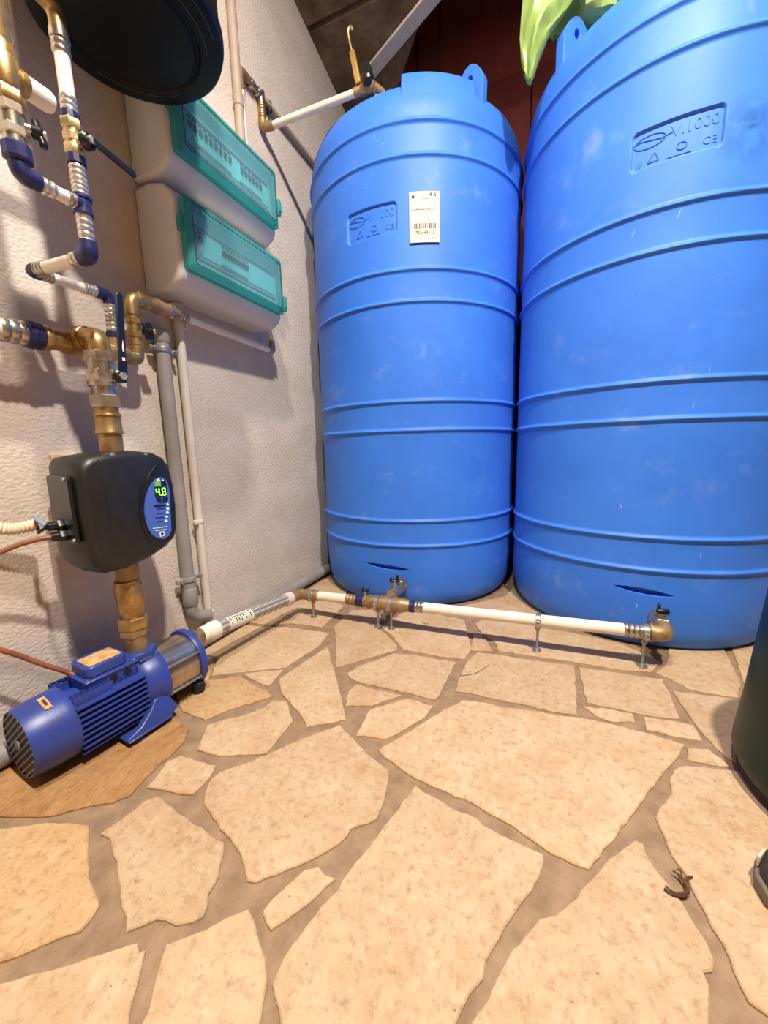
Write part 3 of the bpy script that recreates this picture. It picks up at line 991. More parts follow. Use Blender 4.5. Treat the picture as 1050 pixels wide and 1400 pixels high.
def dist_box(z0, label, groups, latch_z):
    H = 0.252
    y0, y1 = 0.768, 1.168
    xf = -0.848
    D = Thing('distribution_box', label, 'electrical box', (WX, (y0 + y1) / 2, z0), 'wall distribution boxes')
    # body: profile in (x, z), narrower back rim, rounded front nose
    prof = [(WX, .004), (WX, H - .004), (-.93, H - .002), (-.885, H - .012), (-.862, H - .03), (xf, H - .046), (xf, .034), (-.858, .016), (-.880, .003), (-.90, 0.0), (-.93, 0.0)]
    b = B().prism([(x, z) for x, z in prof], (0, y0, z0), (1, 0, 0), (0, 0, 1), (0, y1 - y0, 0))
    body = D.part('body', b, 'box_grey', bevel=0.010, bseg=3)
    zl0, zl1 = z0 + .040, z0 + .208
    yl0, yl1 = y0 + .012, y1 - .010
    zm = (zl0 + zl1) / 2
    # dark recess plate behind the lid, with the breaker row
    D.part('inner_plate', B().box((xf + .0015, (yl0 + yl1) / 2, zm), (.003, yl1 - yl0 - .012, zl1 - zl0 - .012)), 'box_grey')
    D.part('mounting_strip', B().box((xf + .0042, (yl0 + yl1) / 2 + .005, zm - .004), (.003, yl1 - yl0 - .07, .052)), 'breaker_white', bevel=.001)
    D.part('rail_line', B().box((xf + .0042, (yl0 + yl1) / 2 + .005, zm + .034), (.003, yl1 - yl0 - .06, .004)), 'box_dark')
    D.part('rail_line', B().box((xf + .0042, (yl0 + yl1) / 2 + .005, zm - .040), (.003, yl1 - yl0 - .06, .004)), 'box_dark')
    for g0, g1, n in groups:
        for i in range(n):
            yy = yl0 + .04 + (yl1 - yl0 - .08) * (g0 + (g1 - g0) * (i + .5) / n)
            w = (yl1 - yl0 - .08) * (g1 - g0) / n * 0.9
            br = D.part('breaker', B().box((xf + .0075, yy, zm - .004), (.006, w, .044)), 'breaker_white', bevel=.0008)
            D.part('toggle', B().box((xf + .0125, yy, zm + .003), (.006, w * .6, .014)), 'breaker_dark', br, bevel=.0008)
            D.part('rating_mark', B().box((xf + .0112, yy, zm + .019), (.002, w * .7, .005)), 'breaker_dark', br)
    # lid: clear tinted window inside a deeper coloured frame
    xo = xf + .026
    lid = D.part('lid', B().prism(rrect(yl1 - yl0 - .03, zl1 - zl0 - .03, .008), (xo - .003, (yl0 + yl1) / 2, zm), (0, 1, 0), (0, 0, 1), (.003, 0, 0)), 'teal_clear',
                 label='clear teal window of the lid')
    ow, oh = yl1 - yl0, zl1 - zl0
    iw, ih = ow - .03, oh - .03
    O, I = rrect(ow, oh, .010), rrect(iw, ih, .008)
    n = len(O)
    yc = (yl0 + yl1) / 2
    vs = []
    for P, x in ((O, xf + .001), (O, xf + .018), (I, xo), (I, xf + .001)):
        vs += [(x, yc + a, zm + c) for a, c in P]
    fs = [(r * n + i, r * n + (i + 1) % n, (r + 1) * n + (i + 1) % n, (r + 1) * n + i) for r in range(3) for i in range(n)]
    D.part('lid_frame', B().add(vs, fs), 'teal_frame', smooth=30)
    loop = [(xo + .0004, yc + a, zm + c) for a, c in rrect(iw - .004, ih - .004, .006)]
    D.part('lid_groove', B().tube(loop + loop[:1], .0009, 6), 'breaker_dark')
    D.part('latch', B().box((xf + .012, yl1 + .006, latch_z), (.022, .016, .045)).box((xf + .022, yl1 + .004, latch_z), (.012, .010, .03)), 'teal_frame', bevel=.002)
    D.part('hinge_tab', B().box((xf + .006, yl0 - .004, zm + .02), (.016, .010, .035)), 'teal_frame', bevel=.002)
    for yy, zz in ((yl0 + .012, zl0 + .012), (yl0 + .012, zl1 - .012), (yl1 - .012, zl0 + .012), (yl1 - .012, zl1 - .012)):
        D.part('lid_screw', B().cyl((xf + .010, yy, zz), (xf + .020, yy, zz), .0035, 10), 'breaker_dark')
    # knock-outs on the side that faces the room
    for zz in (z0 + .075, z0 + .175):
        D.part('knockout', B().lathe([(0, .012), (.0012, .012), (.0018, .011), (.0018, .0095), (.0008, .009), (.0008, 0)], (-.945, y0 + .0004, zz), (0, -1, 0), 24), 'box_grey', body)
    return D


dist_box(1.266, 'upper grey distribution box with clear teal lid, partly behind the black vessel', [(0.0, .5, 9), (.60, .92, 6)], 1.375)
dist_box(1.008, 'lower grey distribution box with clear teal lid, above the white conduit', [(0.0, .06, 1), (.27, .62, 10)], 1.085)

# ================================================================== PIPES ON THE WALL
gy = 0.782
G = Thing('drain_pipe', 'grey vertical drain pipe on the wall left of the cream conduit', 'pipe', (-.957, gy, .1))
G.part('pipe', B().tube([(-.957, gy, .915), (-.957, gy, .115), (-.948, gy + .055, .098)], .0175, 20, bend=.03), 'pvc_grey')
G.part('socket', B().lathe([(0, .0185), (.004, .021), (.03, .021), (.034, .0155), (.01, .0155)], (-.957, gy, .89), (0, 0, 1), 24), 'pvc_grey')
G.part('socket', B().lathe([(0, .0185), (.006, .0215), (.05, .0215), (.056, .0185)], (-.957, gy, .150), (0, 0, 1), 24), 'pvc_grey')
for zz, m in ((.865, 'zinc'), (.225, 'pvc_grey')):
    cl = G.part('pipe_clamp', B().lathe([(0, .019), (.001, .0205), (.013, .0205), (.014, .019)], (-.957, gy, zz), (0, 0, 1), 24)
                .box((-.957, gy - .029, zz + .007), (.012, .02, .013)).box((-.957, gy + .029, zz + .007), (.012, .02, .013)), m, bevel=.001)
    for s in (-1, 1):
        G.part('clamp_screw', B().cyl((-.966, gy + s * .031, zz + .007), (-.943, gy + s * .031, zz + .007), .0032, 10).hexn((-.944, gy + s * .031, zz + .007), (-.939, gy + s * .031, zz + .007), .006), 'zinc', cl)
cy_ = 0.846
C = Thing('cable_conduit', 'cream vertical conduit running from the lower box to the floor', 'conduit', (-.962, cy_, 0))
C.part('pipe', B().cyl((-.962, cy_, .0), (-.962, cy_, 1.0), .0125, 20), 'conduit_cream')
C.part('socket', B().cyl((-.962, cy_, .97), (-.962, cy_, 1.008), .0175, 20, ch=.002), 'conduit_cream')
C.part('socket', B().cyl((-.962, cy_, .085), (-.962, cy_, .108), .0165, 20, ch=.003), 'conduit_cream')
C.part('saddle_clip', B().cyl((-.962, cy_, .388), (-.962, cy_, .398), .0145, 20).box((-.955, cy_ - .018, .393), (.012, .012, .012)), 'conduit_cream', bevel=.001)
C.part('saddle_clip', B().cyl((-.962, cy_, .945), (-.962, cy_, .957), .0145, 20).box((-.955, cy_ + .018, .951), (.012, .012, .012)), 'conduit_cream', bevel=.001)
SKP = Thing('skirting_pipe', 'grey pipe lying along the foot of the plaster wall', 'pipe', (-.955, .6, 0))
SKP.part('pipe', B().cyl((-.955, -1.78, .026), (-.955, 1.57, .026), .022, 20), 'pvc_grey')
for yy in (.2, 1.05):
    SKP.part('socket', B().cyl((-.954, yy, .026), (-.954, yy + .04, .026), .0248, 20, ch=.003), 'pvc_grey')

UW = Thing('wall_pipe', 'grey pipe climbing the wall behind the upper box', 'pipe', (-.962, 1.165, 1.5))
UW.part('pipe', B().cyl((-.963, 1.168, 1.20), (-.963, 1.168, 2.36), .0145, 16), 'pvc_tan')
UW.part('socket', B().cyl((-.963, 1.168, 1.70), (-.963, 1.168, 1.74), .0165, 16, ch=.002), 'pvc_tan')
FW = Thing('fill_pipe', 'white water pipe rising from behind the upper box and crossing to the corner tank', 'pipe', (-.965, 1.2, 1.5))
FW.part('pipe', B().tube([(-.966, 1.197, 1.5), (-.966, 1.192, 1.62), (-.966, 1.19, 1.775)], .0085, 14), 'pvc_white')
FW.part('press_sleeve', B().ribs((-.966, 1.19, 1.765), (-.966, 1.19, 1.80), .0115, 4), 'brass_dull')
FW.part('elbow', B().tube([(-.966, 1.19, 1.797), (-.966, 1.19, 1.822), (-.966, 1.225, 1.822)], .013, 14, bend=.016), 'brass_dull')
FW.part('tee', B().cyl((-.966, 1.225, 1.822), (-.966, 1.30, 1.822), .0105, 14).hexn((-.966, 1.235, 1.822), (-.966, 1.25, 1.822), .015)
        .hexn((-.966, 1.27, 1.822), (-.966, 1.285, 1.822), .015).cyl((-.966, 1.292, 1.835), (-.966, 1.292, 1.795), .013, 14), 'nickel')
FW.part('press_sleeve', B().ribs((-.966, 1.292, 1.795), (-.966, 1.292, 1.745), .0125, 6), 'brass')
FW.part('elbow', B().tube([(-.966, 1.292, 1.747), (-.966, 1.292, 1.725), (-.93, 1.302, 1.728)], .0145, 14, bend=.018), 'brass_dull')
FW.part('pipe', B().cyl((-.94, 1.305, 1.730), (-.61, 1.315, 1.733), .0115, 16), 'pvc_white')
KP = Thing('wall_branch_pipe', 'pale pipe running along the wall towards the corner behind the tank', 'pipe', (-.966, 1.305, 1.82))
KP.part('pipe', B().cyl((-.966, 1.305, 1.822), (-.966, 1.90, 1.80), .010, 14), 'pvc_tan')
KP.part('pipe_clip', B().box((-.968, 1.335, 1.815), (.022, .014, .034)), 'breaker_dark', bevel=.002)
FW.part('valve_body', B().cyl((-.615, 1.315, 1.733), (-.59, 1.316, 1.733), .0135, 16).hexn((-.592, 1.316, 1.733), (-.575, 1.317, 1.733), .0165).cyl((-.577, 1.317, 1.733), (-.545, 1.318, 1.733), .015, 16)
        .cyl((-.55, 1.318, 1.733), (-.53, 1.345, 1.725), .013, 14), 'brass_dull')
FW.part('valve_cap', B().lathe([(0, .015), (.004, .018), (.022, .018), (.028, .012), (.029, 0)], (-.566, 1.312, 1.738), (.2, -.6, .5), 18), 'black_plastic')
FW.part('solenoid', B().box((-.583, 1.345, 1.79), (.036, .036, .07), Matrix.Rotation(-.25, 3, 'Y')), 'black_plastic', bevel=.004)
FW.part('float_arm', B().box((-.609, 1.312, 1.797), (.017, .014, .096), Matrix.Rotation(-.20, 3, 'Y')), 'wood_brass', bevel=.0015)
FW.part('hook', B().tube([(-.617, 1.314, 1.835), (-.628, 1.314, 1.88), (-.632, 1.314, 1.905), (-.626, 1.314, 1.918), (-.617, 1.314, 1.912), (-.617, 1.314, 1.902)], .0038, 8, bend=.008), 'brass')
FW.part('pull_ring', B().tube([(-.545 + .004 * math.sin(a), 1.322 + .006 * math.cos(a), 1.722 + .016 * math.sin(a)) for a in [2 * math.pi * i / 16 for i in range(17)]], .0022, 8), 'nickel')
CDp = (Vector((-.83, 1.872, soff(1.872) - .013)), Vector((-.40, 1.688, soff(1.688) - .013)))
dd = (CDp[1] - CDp[0])
xx = dd.normalized()
zz_ = Vector((0, .224, .975))
yy_ = zz_.cross(xx).normalized()
zz_ = xx.cross(yy_)
RM = Matrix((xx, yy_, zz_)).transposed()
CDT = Thing('cable_duct', 'white cable duct fixed across the rough ceiling above the corner tank', 'duct', CDp[0])
CDT.part('trunking', B().box((CDp[0] + CDp[1]) / 2, (dd.length, .044, .018), RM), 'white_paint', bevel=.002)
CDT.part('cover', B().box((CDp[0] + CDp[1]) / 2 - zz_ * .0105, (dd.length, .05, .006), RM), 'white_paint', bevel=.0015)

# ================================================================== BRASS MANIFOLD ABOVE THE CONTROLLER
rx, rz = -.915, .828
kx, ky = -.85, .546
M = Thing('main_manifold', 'brass delivery manifold with big elbow and black lever valve above the controller', 'pipework', (kx, ky, .6))
M.part('pipe', B().cyl((rx, -1.75, rz), (rx, .432, rz), .0205, 24), 'pvc_white')
M.part('press_sleeve', B().ribs((rx, .415, rz), (rx, .458, rz), .0225, 3, 24, .08), 'nickel')
M.part('union_nut', B().lathe([(0, .022), (.002, .0255), (.012, .0265), (.014, .0245), (.026, .0245), (.028, .022)], (rx, .455, rz), (0, 1, 0), 12), 'navy_plastic', smooth=20, label='navy plastic union nut')
M.part('tee', B().lathe([(0, .022), (.002, .0235), (.012, .0235), (.016, .0195), (.034, .0195), (.04, .023), (.052, .0235), (.054, .0215)], (rx, .482, rz), (0, 1, 0), 24)
       .cyl((rx, .535, rz), (rx, .575, rz), .0225, 24).lathe([(0, .020), (.022, .020), (.024, .0235), (.036, .0235)], (rx, ky, rz), (1, 0, 0), 24), 'brass')
M.part('elbow', B().tube([(rx + .03, ky, rz + .005), (kx, ky, rz + .005), (kx, ky, rz - .04)], .0225, 24, bend=.034, n=10)
       .lathe([(0, .0235), (.002, .0265), (.012, .0265), (.014, .024)], (rx + .026, ky, rz + .005), (1, 0, 0), 24), 'brass')
vb = M.part('valve_body', B().hexn((kx, ky, .807), (kx, ky, .785), .0275).lathe([(0, .022), (.004, .0255), (.03, .0255), (.034, .022)], (kx, ky, .758), (0, 0, 1), 24)
            .hexn((kx, ky, .772), (kx, ky, .746), .0285).cyl((kx, ky, .748), (kx, ky, .738), .0270, 24).cyl((kx + .01, ky + .012, .760), (-.818, .559, .757), .009, 14), 'nickel', label='nickel ball valve body')
M.part('lever', B().prism([(-.009, -.004), (.009, -.004), (.0085, .020), (.0065, .034), (.0075, .05), (.0075, .150), (.004, .156), (-.004, .156), (-.0075, .150), (-.0075, .05), (-.0070, .034), (-.0095, .020)],
                          (-.812, .563, .765), (-.12, .99, 0), (.02, .06, .998), (.0055, .0006, 0)), 'black_plastic', vb, bevel=.0012, label='long black lever handle')
M.part('lever_hub', B().lathe([(0, .011), (.003, .0135), (.011, .0135), (.014, .010)], (-.820, .559, .757), (1, -.05, 0), 20), 'black_plastic', vb)
M.part('lever_nut', B().hexn((-.807, .559, .757), (-.800, .5588, .757), .0078), 'chrome_rib', vb)
M.part('lever_mark', B().box((-.8056, .567, .818), (.0006, .0035, .022)).box((-.8058, .5655, .792), (.0006, .006, .006)), 'white_mark', vb, kind='stuff')
M.part('hex_nipple', B().hexn((kx, ky, .722), (kx, ky, .697), .0275).cyl((kx, ky, .74), (kx, ky, .72), .0215, 24), 'nickel')
M.part('coupling', B().lathe([(0, .0215), (.004, .0215), (.012, .0215), (.014, .0245), (.018, .0255), (.02, .0235), (.046, .0235), (.05, .0255), (.054, .0255), (.056, .0215), (.095, .0215)],
                             (kx, ky, .697), (0, 0, -1), 28), 'brass')
# second tee, small branch up, bypass valve
M.part('tee', B().cyl((rx, .572, rz), (rx, .60, rz), .0185, 24).lathe([(0, .0165), (.004, .0175), (.05, .0175), (.054, .0165)], (rx, .598, rz), (0, 1, 0), 20).cyl((rx, .626, rz), (rx, .626, rz + .032), .0135, 18), 'brass')
M.part('union_nut', B().lathe([(0, .0125), (.002, .0145), (.014, .0145), (.016, .0125)], (rx, .626, rz + .030), (0, 0, 1), 12), 'navy_plastic', smooth=20)
M.part('press_sleeve', B().ribs((rx, .626, rz + .045), (rx, .626, rz + .066), .0125, 2), 'chrome_rib')
M.part('press_sleeve', B().ribs((rx, .626, rz + .066), (rx, .626, rz + .105), .0125, 4), 'chrome_rib')
M.part('elbow', B().tube([(rx, .626, rz + .10), (rx, .626, rz + .121), (rx, .598, rz + .121)], .0125, 14, bend=.016), 'navy_plastic')
M.part('press_sleeve', B().ribs((rx, .601, rz + .121), (rx, .572, rz + .120), .0115, 4), 'chrome_rib')
M.part('pipe', B().cyl((rx, .575, rz + .120), (rx, .515, rz + .119), .0095, 16), 'pvc_white')
M.part('press_sleeve', B().ribs((rx, .518, rz + .119), (rx, .490, rz + .119), .0115, 4), 'nickel')

BY1 = Thing('bypass_branch', 'brass bypass branch with small butterfly valve and white pipe under the lower box', 'pipework', (rx, .676, .8))
BY1.part('elbow', B().tube([(rx, .650, rz - .004), (rx, .677, rz - .004), (rx, .677, rz + .03)], .0155, 18, bend=.022), 'brass')
bv = BY1.part('valve_body', B().cyl((rx, .677, rz + .028), (rx, .677, rz + .036), .0165, 20).hexn((rx, .677, rz + .045), (rx, .677, rz + .058), .018).cyl((rx, .677, rz + .036), (rx, .677, rz + .098), .0135, 20)
              .hexn((rx, .677, rz + .075), (rx, .677, rz + .088), .018), 'brass')
BY1.part('butterfly_handle', B().box((rx + .022, .697, rz + .062), (.008, .022, .040), Matrix.Rotation(.15, 3, 'X')).cyl((rx + .012, .688, rz + .062), (rx + .032, .704, rz + .062), .008, 14), 'black_plastic', bv, bevel=.003, label='small black butterfly handle')
BY1.part('handle_nut', B().hexn((rx + .031, .703, rz + .062), (rx + .035, .706, rz + .062), .0055), 'chrome_rib', bv)
BY1.part('elbow', B().tube([(rx, .677, rz + .095), (rx, .677, rz + .136), (rx, .722, rz + .135)], .0155, 18, bend=.026).hexn((rx, .690, rz + .136), (rx, .703, rz + .1355), .0185), 'brass')
BY1.part('coupling', B().lathe([(0, .0145), (.018, .0145), (.02, .018), (.036, .018), (.038, .0155), (.055, .0155), (.057, .0185), (.072, .0185), (.074, .015), (.088, .0145), (.094, .011)], (rx, .718, rz + .1355), (-.012, 1, -.004), 20), 'brass_dull')
BY1.part('collar_ring', B().cyl((rx - .001, .776, rz + .1353), (rx - .001, .784, rz + .1353), .0192, 20), 'nickel')
BY1.part('press_sleeve', B().ribs((-.919, .812, .9625), (-.921, .842, .962), .0115, 3), 'nickel')
BY1.part('pipe', B().cyl((-.921, .838, .962), (-.93, 1.20, .956), .0095, 16), 'pvc_white')
BY1.part('elbow', B().tube([(-.93, 1.19, .956), (-.93, 1.213, .9555), (-.93, 1.214, .974)], .0115, 14, bend=.014), 'pvc_grey')
BY1.part('press_sleeve', B().ribs((-.93, 1.214, .970), (-.93, 1.214, .993), .0105, 3), 'nickel')
BY1.part('pipe', B().tube([(-.93, 1.214, .99), (-.935, 1.21, 1.03), (-.96, 1.205, 1.06)], .0085, 12), 'pvc_white')

# ---- white riser with navy elbows, zig-zag into the manifold
px, py = -.76, .495
P1 = Thing('white_riser', 'white riser pipe with navy fittings and long black lever, below the vessel', 'pipework', (px, py, .94))
P1.part('pipe', B().cyl((rx + .03, .488, rz + .119), (px - .03, .494, rz + .12), .0105, 16), 'pvc_white')
P1.part('press_sleeve', B().ribs((px - .045, .4945, rz + .12), (px - .014, .495, rz + .12), .0130, 2), 'nickel')
P1.part('elbow', B().tube([(rx, .497, rz + .119), (rx, .486, rz + .119), (rx + .016, .486, rz + .119)], .0125, 14, bend=.01), 'navy_plastic')
P1.part('press_sleeve', B().ribs((rx + .010, .487, rz + .119), (rx + .040, .488, rz + .119), .0125, 3), 'nickel')
P1.part('elbow', B().tube([(px - .02, py, rz + .120), (px, py, rz + .120), (px, py, rz + .142)], .0142, 16, bend=.016), 'navy_plastic', label='navy plastic elbow')
P1.part('press_sleeve', B().ribs((px, py, .963), (px, py, .985), .0125, 2), 'chrome_rib')
P1.part('press_sleeve', B().ribs((px, py, .985), (px, py, 1.015), .0125, 3), 'chrome_rib')
P1.part('tee', B().cyl((px, py, 1.010), (px, py, 1.042), .0135, 16, ch=.002).cyl((px, py, 1.012), (px, py, 1.017), .0155, 16).cyl((px, py, 1.036), (px, py, 1.041), .0155, 16)
        .cyl((px, py - .014, 1.027), (px, py, 1.027), .0128, 16), 'navy_plastic', label='navy plastic tee')
P1.part('press_sleeve', B().ribs((px, py, 1.040), (px, py, 1.062), .0125, 3), 'chrome_rib')
P1.part('press_sleeve', B().ribs((px, py, 1.062), (px, py, 1.088), .0125, 3), 'chrome_rib')
P1.part('union_nut', B().cyl((px, py, 1.088), (px, py, 1.102), .0142, 12, ch=.001), 'navy_plastic', smooth=20)
v1 = P1.part('valve_body', B().hexn((px, py, 1.101), (px, py, 1.117), .0155).cyl((px, py, 1.115), (px, py, 1.142), .0128, 18).hexn((px, py, 1.121), (px, py, 1.134), .0152).hexn((px, py, 1.139), (px, py, 1.156), .0155)
             .cyl((px, py, 1.122), (px + .025, py + .006, 1.120), .007, 12), 'brass_pale', label='small brass ball valve')
P1.part('lever_hub', B().lathe([(0, .010), (.003, .0125), (.012, .0125), (.015, .010)], (px + .018, py + .004, 1.121), (1, .2, 0), 20), 'black_plastic', v1)
P1.part('lever', B().prism([(.0, -.006), (.022, -.0045), (.034, -.0055), (.085, -.0055), (.088, 0), (.085, .0055), (.034, .0055), (.022, .0045), (.0, .006)], (px + .033, py + .006, 1.121), (-.16, .987, -.02), (0, .02, 1), (.005, .001, 0)),
        'black_plastic', v1, bevel=.001, label='long black lever handle')
P1.part('lever_nut', B().hexn((px + .032, py + .006, 1.121), (px + .038, py + .007, 1.121), .0065), 'chrome_rib', v1)
P1.part('union_nut', B().cyl((px, py, 1.155), (px, py, 1.166), .0140, 12, ch=.001), 'navy_plastic', smooth=20)
P1.part('press_sleeve', B().ribs((px, py, 1.165), (px, py, 1.190), .0125, 3), 'chrome_rib')
P1.part('pipe', B().cyl((px, py, 1.187), (px, py, 1.252), .0110, 18), 'pvc_white')
P1.part('press_sleeve', B().ribs((px, py, 1.248), (px, py, 1.268), .0132, 2), 'nickel')
P1.part('union_nut', B().cyl((px, py, 1.268), (px, py, 1.281), .0140, 16, ch=.001), 'nickel')
P1.part('elbow', B().tube([(px, py, 1.279), (px, py, 1.312), (px, py - .05, 1.318), (px, py - .087, 1.318)], .0125, 18, bend=.026), 'brass')

P2 = Thing('brass_riser', 'brass riser with black butterfly valve at the left picture edge', 'pipework', (px, .408, 1.02))
q = .408
P2.part('press_sleeve', B().ribs((px, .486, 1.027), (px, .470, 1.027), .0118, 2), 'nickel')
P2.part('pipe', B().cyl((px, .474, 1.027), (px, .448, 1.027), .0102, 16), 'pvc_white')
P2.part('press_sleeve', B().ribs((px, .453, 1.027), (px, .426, 1.027), .0122, 3), 'chrome_rib')
P2.part('elbow', B().tube([(px, .432, 1.027), (px, q, 1.027), (px, q, 1.050)], .0135, 16, bend=.018), 'navy_plastic', label='navy plastic elbow')
P2.part('union_nut', B().lathe([(0, .0145), (.003, .019), (.020, .019), (.024, .016)], (px, q, 1.042), (0, 0, 1), 10), 'navy_plastic', smooth=20)
v2 = P2.part('valve_body', B().cyl((px, q, 1.062), (px, q, 1.078), .0155, 18).hexn((px, q, 1.074), (px, q, 1.088), .0195).cyl((px, q, 1.086), (px, q, 1.105), .0165, 18).hexn((px, q, 1.103), (px, q, 1.118), .0195)
             .cyl((px, q, 1.093), (px + .014, q + .022, 1.092), .008, 12), 'nickel', label='nickel ball valve body')
P2.part('butterfly_handle', B().box((px + .016, q + .026, 1.092), (.010, .010, .045), Matrix.Rotation(-.35, 3, 'Y')).cyl((px + .010, q + .018, 1.092), (px + .020, q + .030, 1.091), .0095, 14), 'black_plastic', v2, bevel=.003, label='black butterfly handle')
P2.part('handle_nut', B().hexn((px + .019, q + .029, 1.091), (px + .022, q + .033, 1.091), .006), 'chrome_rib', v2)
P2.part('hex_nipple', B().hexn((px, q, 1.117), (px, q, 1.136), .0205), 'brass')
P2.part('tee', B().lathe([(0, .0165), (.004, .0185), (.040, .0185), (.044, .0165)], (px, q, 1.136), (0, 0, 1), 20).cyl((px, q, 1.158), (px, q + .026, 1.160), .0155, 18).cyl((px, q + .016, 1.159), (px, q + .024, 1.159), .0175, 18), 'brass')
P2.part('end_cap', B().lathe([(0, .0145), (.002, .0155), (.03, .0155), (.036, .013), (.037, 0)], (px, q + .024, 1.160), (0, 1, .01), 18), 'pvc_white', label='white plastic end cap')
P2.part('pipe', B().lathe([(0, .0165), (.012, .0165), (.014, .0155), (.02, .0155), (.022, .0165), (.14, .0165)], (px, q, 1.178), (0, 0, 1), 20), 'brass')

# ================================================================== PRESSURE CONTROLLER
PC = Thing('pressure_controller', 'black pump controller with blue display reading 4.8', 'controller', (kx, ky, .36))
PO = [(.445, .585), (.462, .598), (.50, .605), (.55, .608), (.60, .603), (.622, .592), (.634, .572), (.640, .53), (.641, .48), (.637, .425), (.628, .402),
      (.600, .384), (.56, .370), (.51, .362), (.470, .364), (.448, .382), (.440, .42), (.437, .50), (.438, .56)]
n = len(PO)
c = Vector((sum(p[0] for p in PO) / n, sum(p[1] for p in PO) / n))
vs = []
LAY = [(-.915, .93), (-.906, .97), (-.87, 1.0), (-.825, 1.0), (-.806, .99), (-.796, .965), (-.790, .925), (-.787, .87)]
for x, k in LAY:
    for p in PO:
        q = c + (Vector(p) - c) * k
        vs.append((x, max(q.x, .437 + (-.805 - x) * .2), q.y))
fs = [(r * n + i, r * n + (i + 1) % n, (r + 1) * n + (i + 1) % n, (r + 1) * n + i) for r in range(len(LAY) - 1) for i in range(n)]
fs += [tuple(range(n)), tuple(range((len(LAY) - 1) * n, len(LAY) * n))]
sh = PC.part('shell', B().add(vs, fs), 'black_shell', smooth=45)
PC.part('front_seam', B().tube([(-.7895, .478, .590), (-.7875, .482, .50), (-.789, .484, .395)], .0016, 6), 'black_plastic', sh)
PC.part('front_seam', B().tube([(-.7895, .553, .592), (-.7868, .549, .50), (-.789, .545, .392)], .0012, 6), 'black_plastic', sh)
# crescent ridge that frames the display
PC.part('display_bezel', B().tube([(-.792, .612, .583), (-.789, .598, .575), (-.7865, .568, .545), (-.7865, .548, .495), (-.7868, .546, .455), (-.7872, .558, .415), (-.790, .580, .394)], .0034, 8, bend=.03), 'black_plastic')
FX = -.7866


def disp(poly, x, w):
    return B().prism(poly, (x, 0, 0), (0, 1, 0), (0, 0, 1), (w, 0, 0))


DO = [(.599, .548), (.588, .544), (.574, .53), (.561, .509), (.555, .488), (.553, .471), (.555, .446), (.563, .425), (.576, .414), (.591, .409), (.604, .414), (.611, .424), (.615, .473), (.618, .511), (.616, .534), (.609, .545)]
dp = PC.part('display', disp(DO, FX, .0028), 'panel_blue', label='blue display panel')
fx = FX + .0028
PC.part('screen', disp([(.582, .527), (.613, .525), (.6105, .504), (.581, .506)], fx, .0006), 'screen_dark', dp)
PC.part('green_key', disp([(.585, .540), (.598, .541), (.597, .528), (.583, .529)], fx, .0008), 'key_green', dp)
PC.part('dark_key', disp([(.600, .545), (.607, .543), (.612, .532), (.612, .527), (.599, .528)], fx, .0008), 'panel_navy', dp)
PC.part('dark_key', disp([(.582, .504), (.595, .503), (.594, .490), (.587, .493), (.583, .498)], fx, .0008), 'panel_navy', dp)
PC.part('dark_key', disp([(.599, .503), (.612, .502), (.611, .496), (.605, .491), (.597, .490)], fx, .0008), 'panel_navy', dp)
PC.part('arrow_bar', disp([(.574, .486), (.582, .489), (.604, .486), (.604, .482), (.581, .483)], fx, .0006), 'panel_navy', dp)
for i, (y0, y1, z0, z1) in enumerate(((.582, .601, .479, .477), (.579, .599, .4695, .467), (.576, .596, .460, .458), (.578, .593, .4515, .4495))):
    PC.part('scale_line', disp([(y0, z0 - .0008), (y1, z1 - .0008), (y1, z1 + .0008), (y0, z0 + .0008)], fx, .0005), 'panel_navy', dp)
for y, z, r in ((.609, .485, .0015), (.608, .476, .0023), (.606, .467, .0021), (.603, .458, .0016), (.601, .449, .0019), (.603, .5405, .0016), (.5935, .542, .0019)):
    PC.part('status_lamp', B().cyl((fx, y, z), (fx + .0014, y, z), r, 10), 'led_white', dp)


def seg7(b, y, z, h, on):
    w = h * .46
    t = .0017
    S = {'a': (0, h / 2, w, t), 'g': (0, 0, w, t), 'd': (0, -h / 2, w, t), 'f': (-w / 2, h / 4, t, h / 2), 'b': (w / 2, h / 4, t, h / 2), 'e': (-w / 2, -h / 4, t, h / 2), 'c': (w / 2, -h / 4, t, h / 2)}
    for k in on:
        dy, dz, sy, sz = S[k]
        b.box((fx + .0009, y + dy, z + dz), (.0008, sy + (.0008 if sy > sz else 0), sz))


b = B()
seg7(b, .5885, .516, .0150, 'fgbc')
seg7(b, .6030, .515, .0150, 'abcdefg')
b.box((fx + .0009, .5955, .5083), (.0008, .0020, .0020))
PC.part('digits', b, 'led_green', dp, smooth=0, label='green digits 4.8', kind='stuff')
PC.part('maker_mark', B().box((fx + .0003, .587, .4215), (.0006, .0115, .0115)), 'white_mark', dp, bevel=.0003)
PC.part('maker_mark', B().box((fx + .0006, .587, .4215), (.0006, .0058, .0058)), 'panel_navy', dp, smooth=0)
b = B()
rs = random.Random(4)
for za, zb, y0, y1 in ((.438, .4355, .568, .603), (.432, .430, .573, .599)):
    y = y0
    while y < y1:
        w = rs.uniform(.0014, .003)
        b.box((fx + .0003, y, za + (zb - za) * (y - y0) / (y1 - y0)), (.0005, w, .0018))
        y += w + .0007
PC.part('small_print', b, 'white_mark', dp, smooth=0, kind='stuff')
for y, z, x in ((.508, .598, -.793), (.578, .597, -.793), (.636, .478, -.80), (.603, .395, -.797), (.528, .378, -.797), (.470, .415, -.797)):
    PC.part('screw', B().lathe([(0, .0052), (.0015, .0052), (.002, .0035), (.003, .003), (.0034, 0)], (x, y, z), (1, 0, 0), 12), 'zinc')
cn = Vector((-.196, -.981, 0))
cu = Vector((.981, -.196, 0))
c0 = Vector((-.858, .4470, .498))
